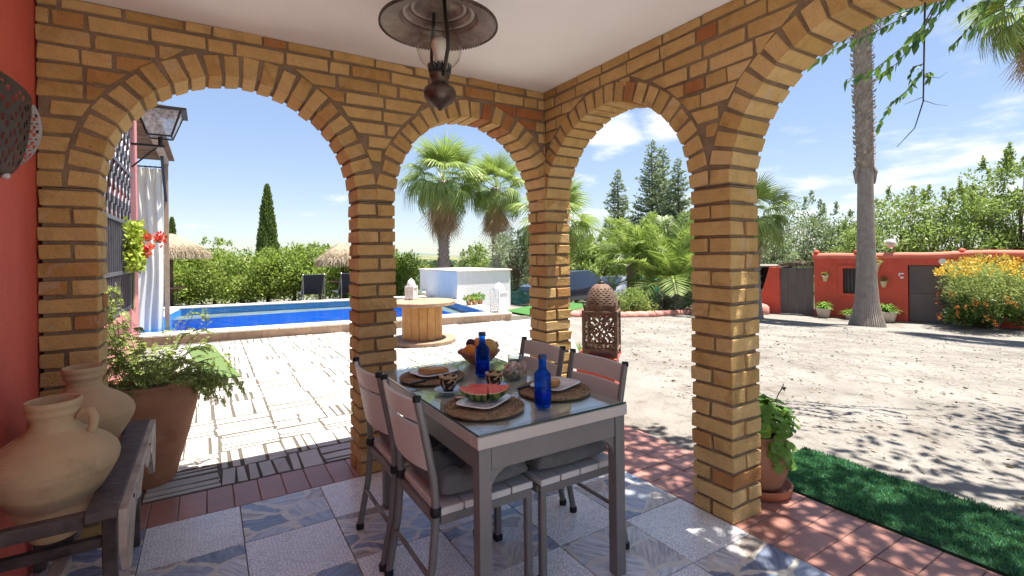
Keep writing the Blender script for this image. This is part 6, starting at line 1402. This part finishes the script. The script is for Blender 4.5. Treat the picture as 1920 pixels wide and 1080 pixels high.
p = gat(978, 15.2); t = thing('shade_net', 'green mesh net draped low beside the olive tree', 'net', p); V = []; F = []
for j in range(9):
    for i in range(15): V.append((-.5+i*.1, .05*math.sin(i*1.3)+.04*math.sin(j*2+i), .55*j/8*(1-.25*abs(math.sin(i*.7)))))
for j in range(8):
    for i in range(14): F.append((j*15+i, j*15+i+1, (j+1)*15+i+1, (j+1)*15+i))
MB().add(V, F).build('mesh_cloth', mat('green_net', (.10, .26, .19), (.06, .17, .12), 14, .8), t, smooth=True)
for x in (-.5, .9): MB().tube([(x, 0, -.1), (x, 0, .62)], .02, 6).build('stake', TRUNK, t)

# ------------------------------------------------------------------ the shade tree at the right, its twigs hang into the view
def shade_tree():
    b = Vector((6.3, -1.6, -.09)); t = thing('shade_tree', 'leafy tree outside the right edge whose twigs hang into the top right', 'tree', b)
    SH = leaf_mat('shade_leaf', (.035, .085, .02), (.13, .22, .055), .35, .4)
    P_, D_, S_, C_ = crown_leaves(7500, 2.9, 2.6, .85, 70, .5, .115, .15, 900); P_ += np.array([4.95, .25, 4.75])
    P_ = P_[(P_[:, 0] > 3.02) & (P_[:, 1] < 2.55)] if False else P_
    kk = (P_[:, 0] > 3.0) & (P_[:, 1] < 1.2-.27*(P_[:, 0]-5)+rng.normal(size=len(P_))*.2) & (P_[:, 1] < 2.3) & (rng.random(len(P_)) < .58)
    # stay clear of the open sky seen through the right arch: keep only what is above the sight line
    dep = P_[:, 0]*FW[0]+P_[:, 1]*FW[1]; lat = P_[:, 0]*RT[0]+P_[:, 1]*RT[1]; kk &= (P_[:, 2]-1.3 > .535*dep) | (lat > 1.08*dep)
    ex = np.stack([rng.uniform(2.78, 4.0, 3400), rng.uniform(-.7, 2.2, 3400), rng.uniform(4.25, 4.8, 3400)], 1)  # extra leaf cluster out of view, added to shade the porch floor and tiles
    obj('foliage', leafmesh('foliage', np.concatenate([P_[kk], ex])-np.array(b), np.concatenate([D_[kk], ball_dirs(3400)]), np.concatenate([S_[kk], rng.uniform(.09, .13, 3400)]), .55), SH, t)
    tb = MB(); O = b; top = Vector((5.6, -.4, 4.3)); tb.tube([Vector((0, 0, -.2)), Vector((-.15, .2, 1.6)), Vector((-.4, .7, 3.1)), top-O], [.17, .13, .10, .06], 12)
    for k in range(0, 70, 4): c = Vector(C_[k])+Vector((4.95, .25, 4.75)); tb.tube([Vector((-.4, .7, 3.1)), ((top+c)/2-O)+Vector((0, 0, -.1)), c-O], [.05, .03, .01], 6)
    tb.build('trunk', TRUNK, t, smooth=True)
    # hanging twigs: pixel paths taken at a fixed distance in front of the palm
    tw = MB(); LP_, LD_, LS_ = [], [], []
    def twig(path, d0, d1, nl, ls, r=.006, side=1):
        n = len(path); pts = [at(px, py, d0+(d1-d0)*k/(n-1)) for k, (px, py) in enumerate(path)]; fine = []
        for a, c in zip(pts, pts[1:]):
            for q in (0, .25, .5, .75): fine.append(a.lerp(c, q))
        fine.append(pts[-1]); tw.tube([p-b for p in fine], [r*(1-.75*k/len(fine)) for k in range(len(fine))], 5, False)
        for k in range(nl):
            q = (k+.6)/nl*(len(fine)-1); i = min(len(fine)-2, int(q)); p = fine[i].lerp(fine[i+1], q-i); dd = (fine[i+1]-fine[i]).normalized(); sg = 1 if k % 2 else -1
            LP_.append(p-b); LD_.append(dd*.7+Vector((0, 0, -.75))+Vector(RT)*sg*.35*side+Vector(ball_dirs(1)[0])*.25); LS_.append(ls*random.uniform(.75, 1.15))
    twig([(1770, -60), (1700, 30), (1640, 60), (1590, 80), (1520, 118)], 4.0, 4.2, 22, .09)
    twig([(1790, -60), (1730, 50), (1690, 90), (1640, 130), (1585, 150)], 4.0, 4.3, 22, .11)
    twig([(1800, -60), (1740, 40), (1715, 80), (1680, 120), (1650, 140)], 3.9, 4.1, 16, .115)
    twig([(1760, -60), (1690, 10), (1620, 30), (1560, 90)], 4.2, 4.4, 20, .10)
    twig([(1820, -60), (1770, 10), (1735, 60), (1700, 70)], 3.7, 3.8, 14, .10)
    twig([(1735, -40), (1733, 70), (1731, 190), (1715, 240), (1682, 275)], 4.0, 4.15, 0, .1, .0085)
    twig([(1731, 130), (1700, 170), (1670, 195), (1645, 240)], 4.05, 4.3, 22, .075, .004)
    twig([(1731, 120), (1712, 125), (1705, 145), (1715, 160)], 4.05, 4.1, 12, .06, .004); twig([(1731, 140), (1745, 135), (1742, 150)], 4.05, 4.1, 8, .07, .004)
    twig([(1731, 144), (1760, 146), (1777, 135)], 4.05, 4.1, 0, .1, .003); twig([(1731, 188), (1755, 196), (1776, 198)], 4.05, 4.1, 0, .1, .003); twig([(1731, 182), (1710, 190), (1695, 196)], 4.05, 4.1, 0, .1, .003)
    twig([(1900, -70), (1850, 10), (1810, 60), (1780, 90)], 4.0, 4.2, 20, .075); twig([(1960, -60), (1890, 10), (1850, 30), (1820, 60)], 4.0, 4.2, 20, .085); twig([(1940, -80), (1880, -10), (1840, 5), (1800, 25)], 4.2, 4.3, 20, .085); twig([(1860, -60), (1800, -10), (1750, 0), (1700, 5), (1640, 15)], 4.2, 4.4, 34, .10); twig([(1820, -60), (1740, 5), (1690, 25), (1600, 45)], 4.3, 4.5, 26, .10)
    tw.build('twigs', mat('dark_twig', (.06, .045, .035), None, 8, .9), t, smooth=True); obj('hanging_leaves', leafmesh6('hl', LP_, LD_, np.array(LS_), .46, .2), leaf_mat('near_leaf', (.035, .10, .03), (.12, .24, .07), .3, .35), t)
shade_tree()

# ------------------------------------------------------------------ leaf litter and pebbles on the sand
def litter():
    n = 2600; x = rng.uniform(3.4, 15, n); y = rng.uniform(-2, 9, n); k = x > 3.5+(y-3)*.62*(y > 3); x, y = x[k], y[k]; n = len(x); z = np.array([gz(a, b_) for a, b_ in zip(x, y)])+.012*np.sin(x*1.7+.6*y)*np.sin(y*1.3-.4*x)+.006
    d = rng.normal(size=(n, 3)); d[:, 2] *= .12; o = obj('leaf_litter', leafmesh('litter', np.stack([x, y, z], 1), d, rng.uniform(.02, .06, n), .45), leaf_mat('dry_litter', (.10, .075, .05), (.30, .24, .16), .1, .9)); tag(o, 'scattered dry leaves and twigs on the pale sand', 'leaf litter', kind='stuff')
    m = MB(); 
    for k in range(3000):
        x, y = 3.4+8.6*random.random()**1.5, random.uniform(-1, 7)
        if x < 3.6+(y-3)*.62*(y > 3): continue
        s = random.uniform(.008, .022); m.lathe([(.001, -s*.5), (s, -s*.2), (s*.9, s*.3), (.001, s*.55)], 6, c=(x, y, gz(x, y)+.012*math.sin(x*1.7+.6*y)*math.sin(y*1.3-.4*x)))
    o = m.build('pebbles', mat('pebble', (.34, .30, .26), (.22, .19, .16), 9, .9), None, smooth=True); tag(o, 'small pebbles scattered over the sandy yard', 'pebbles', kind='stuff')
litter()
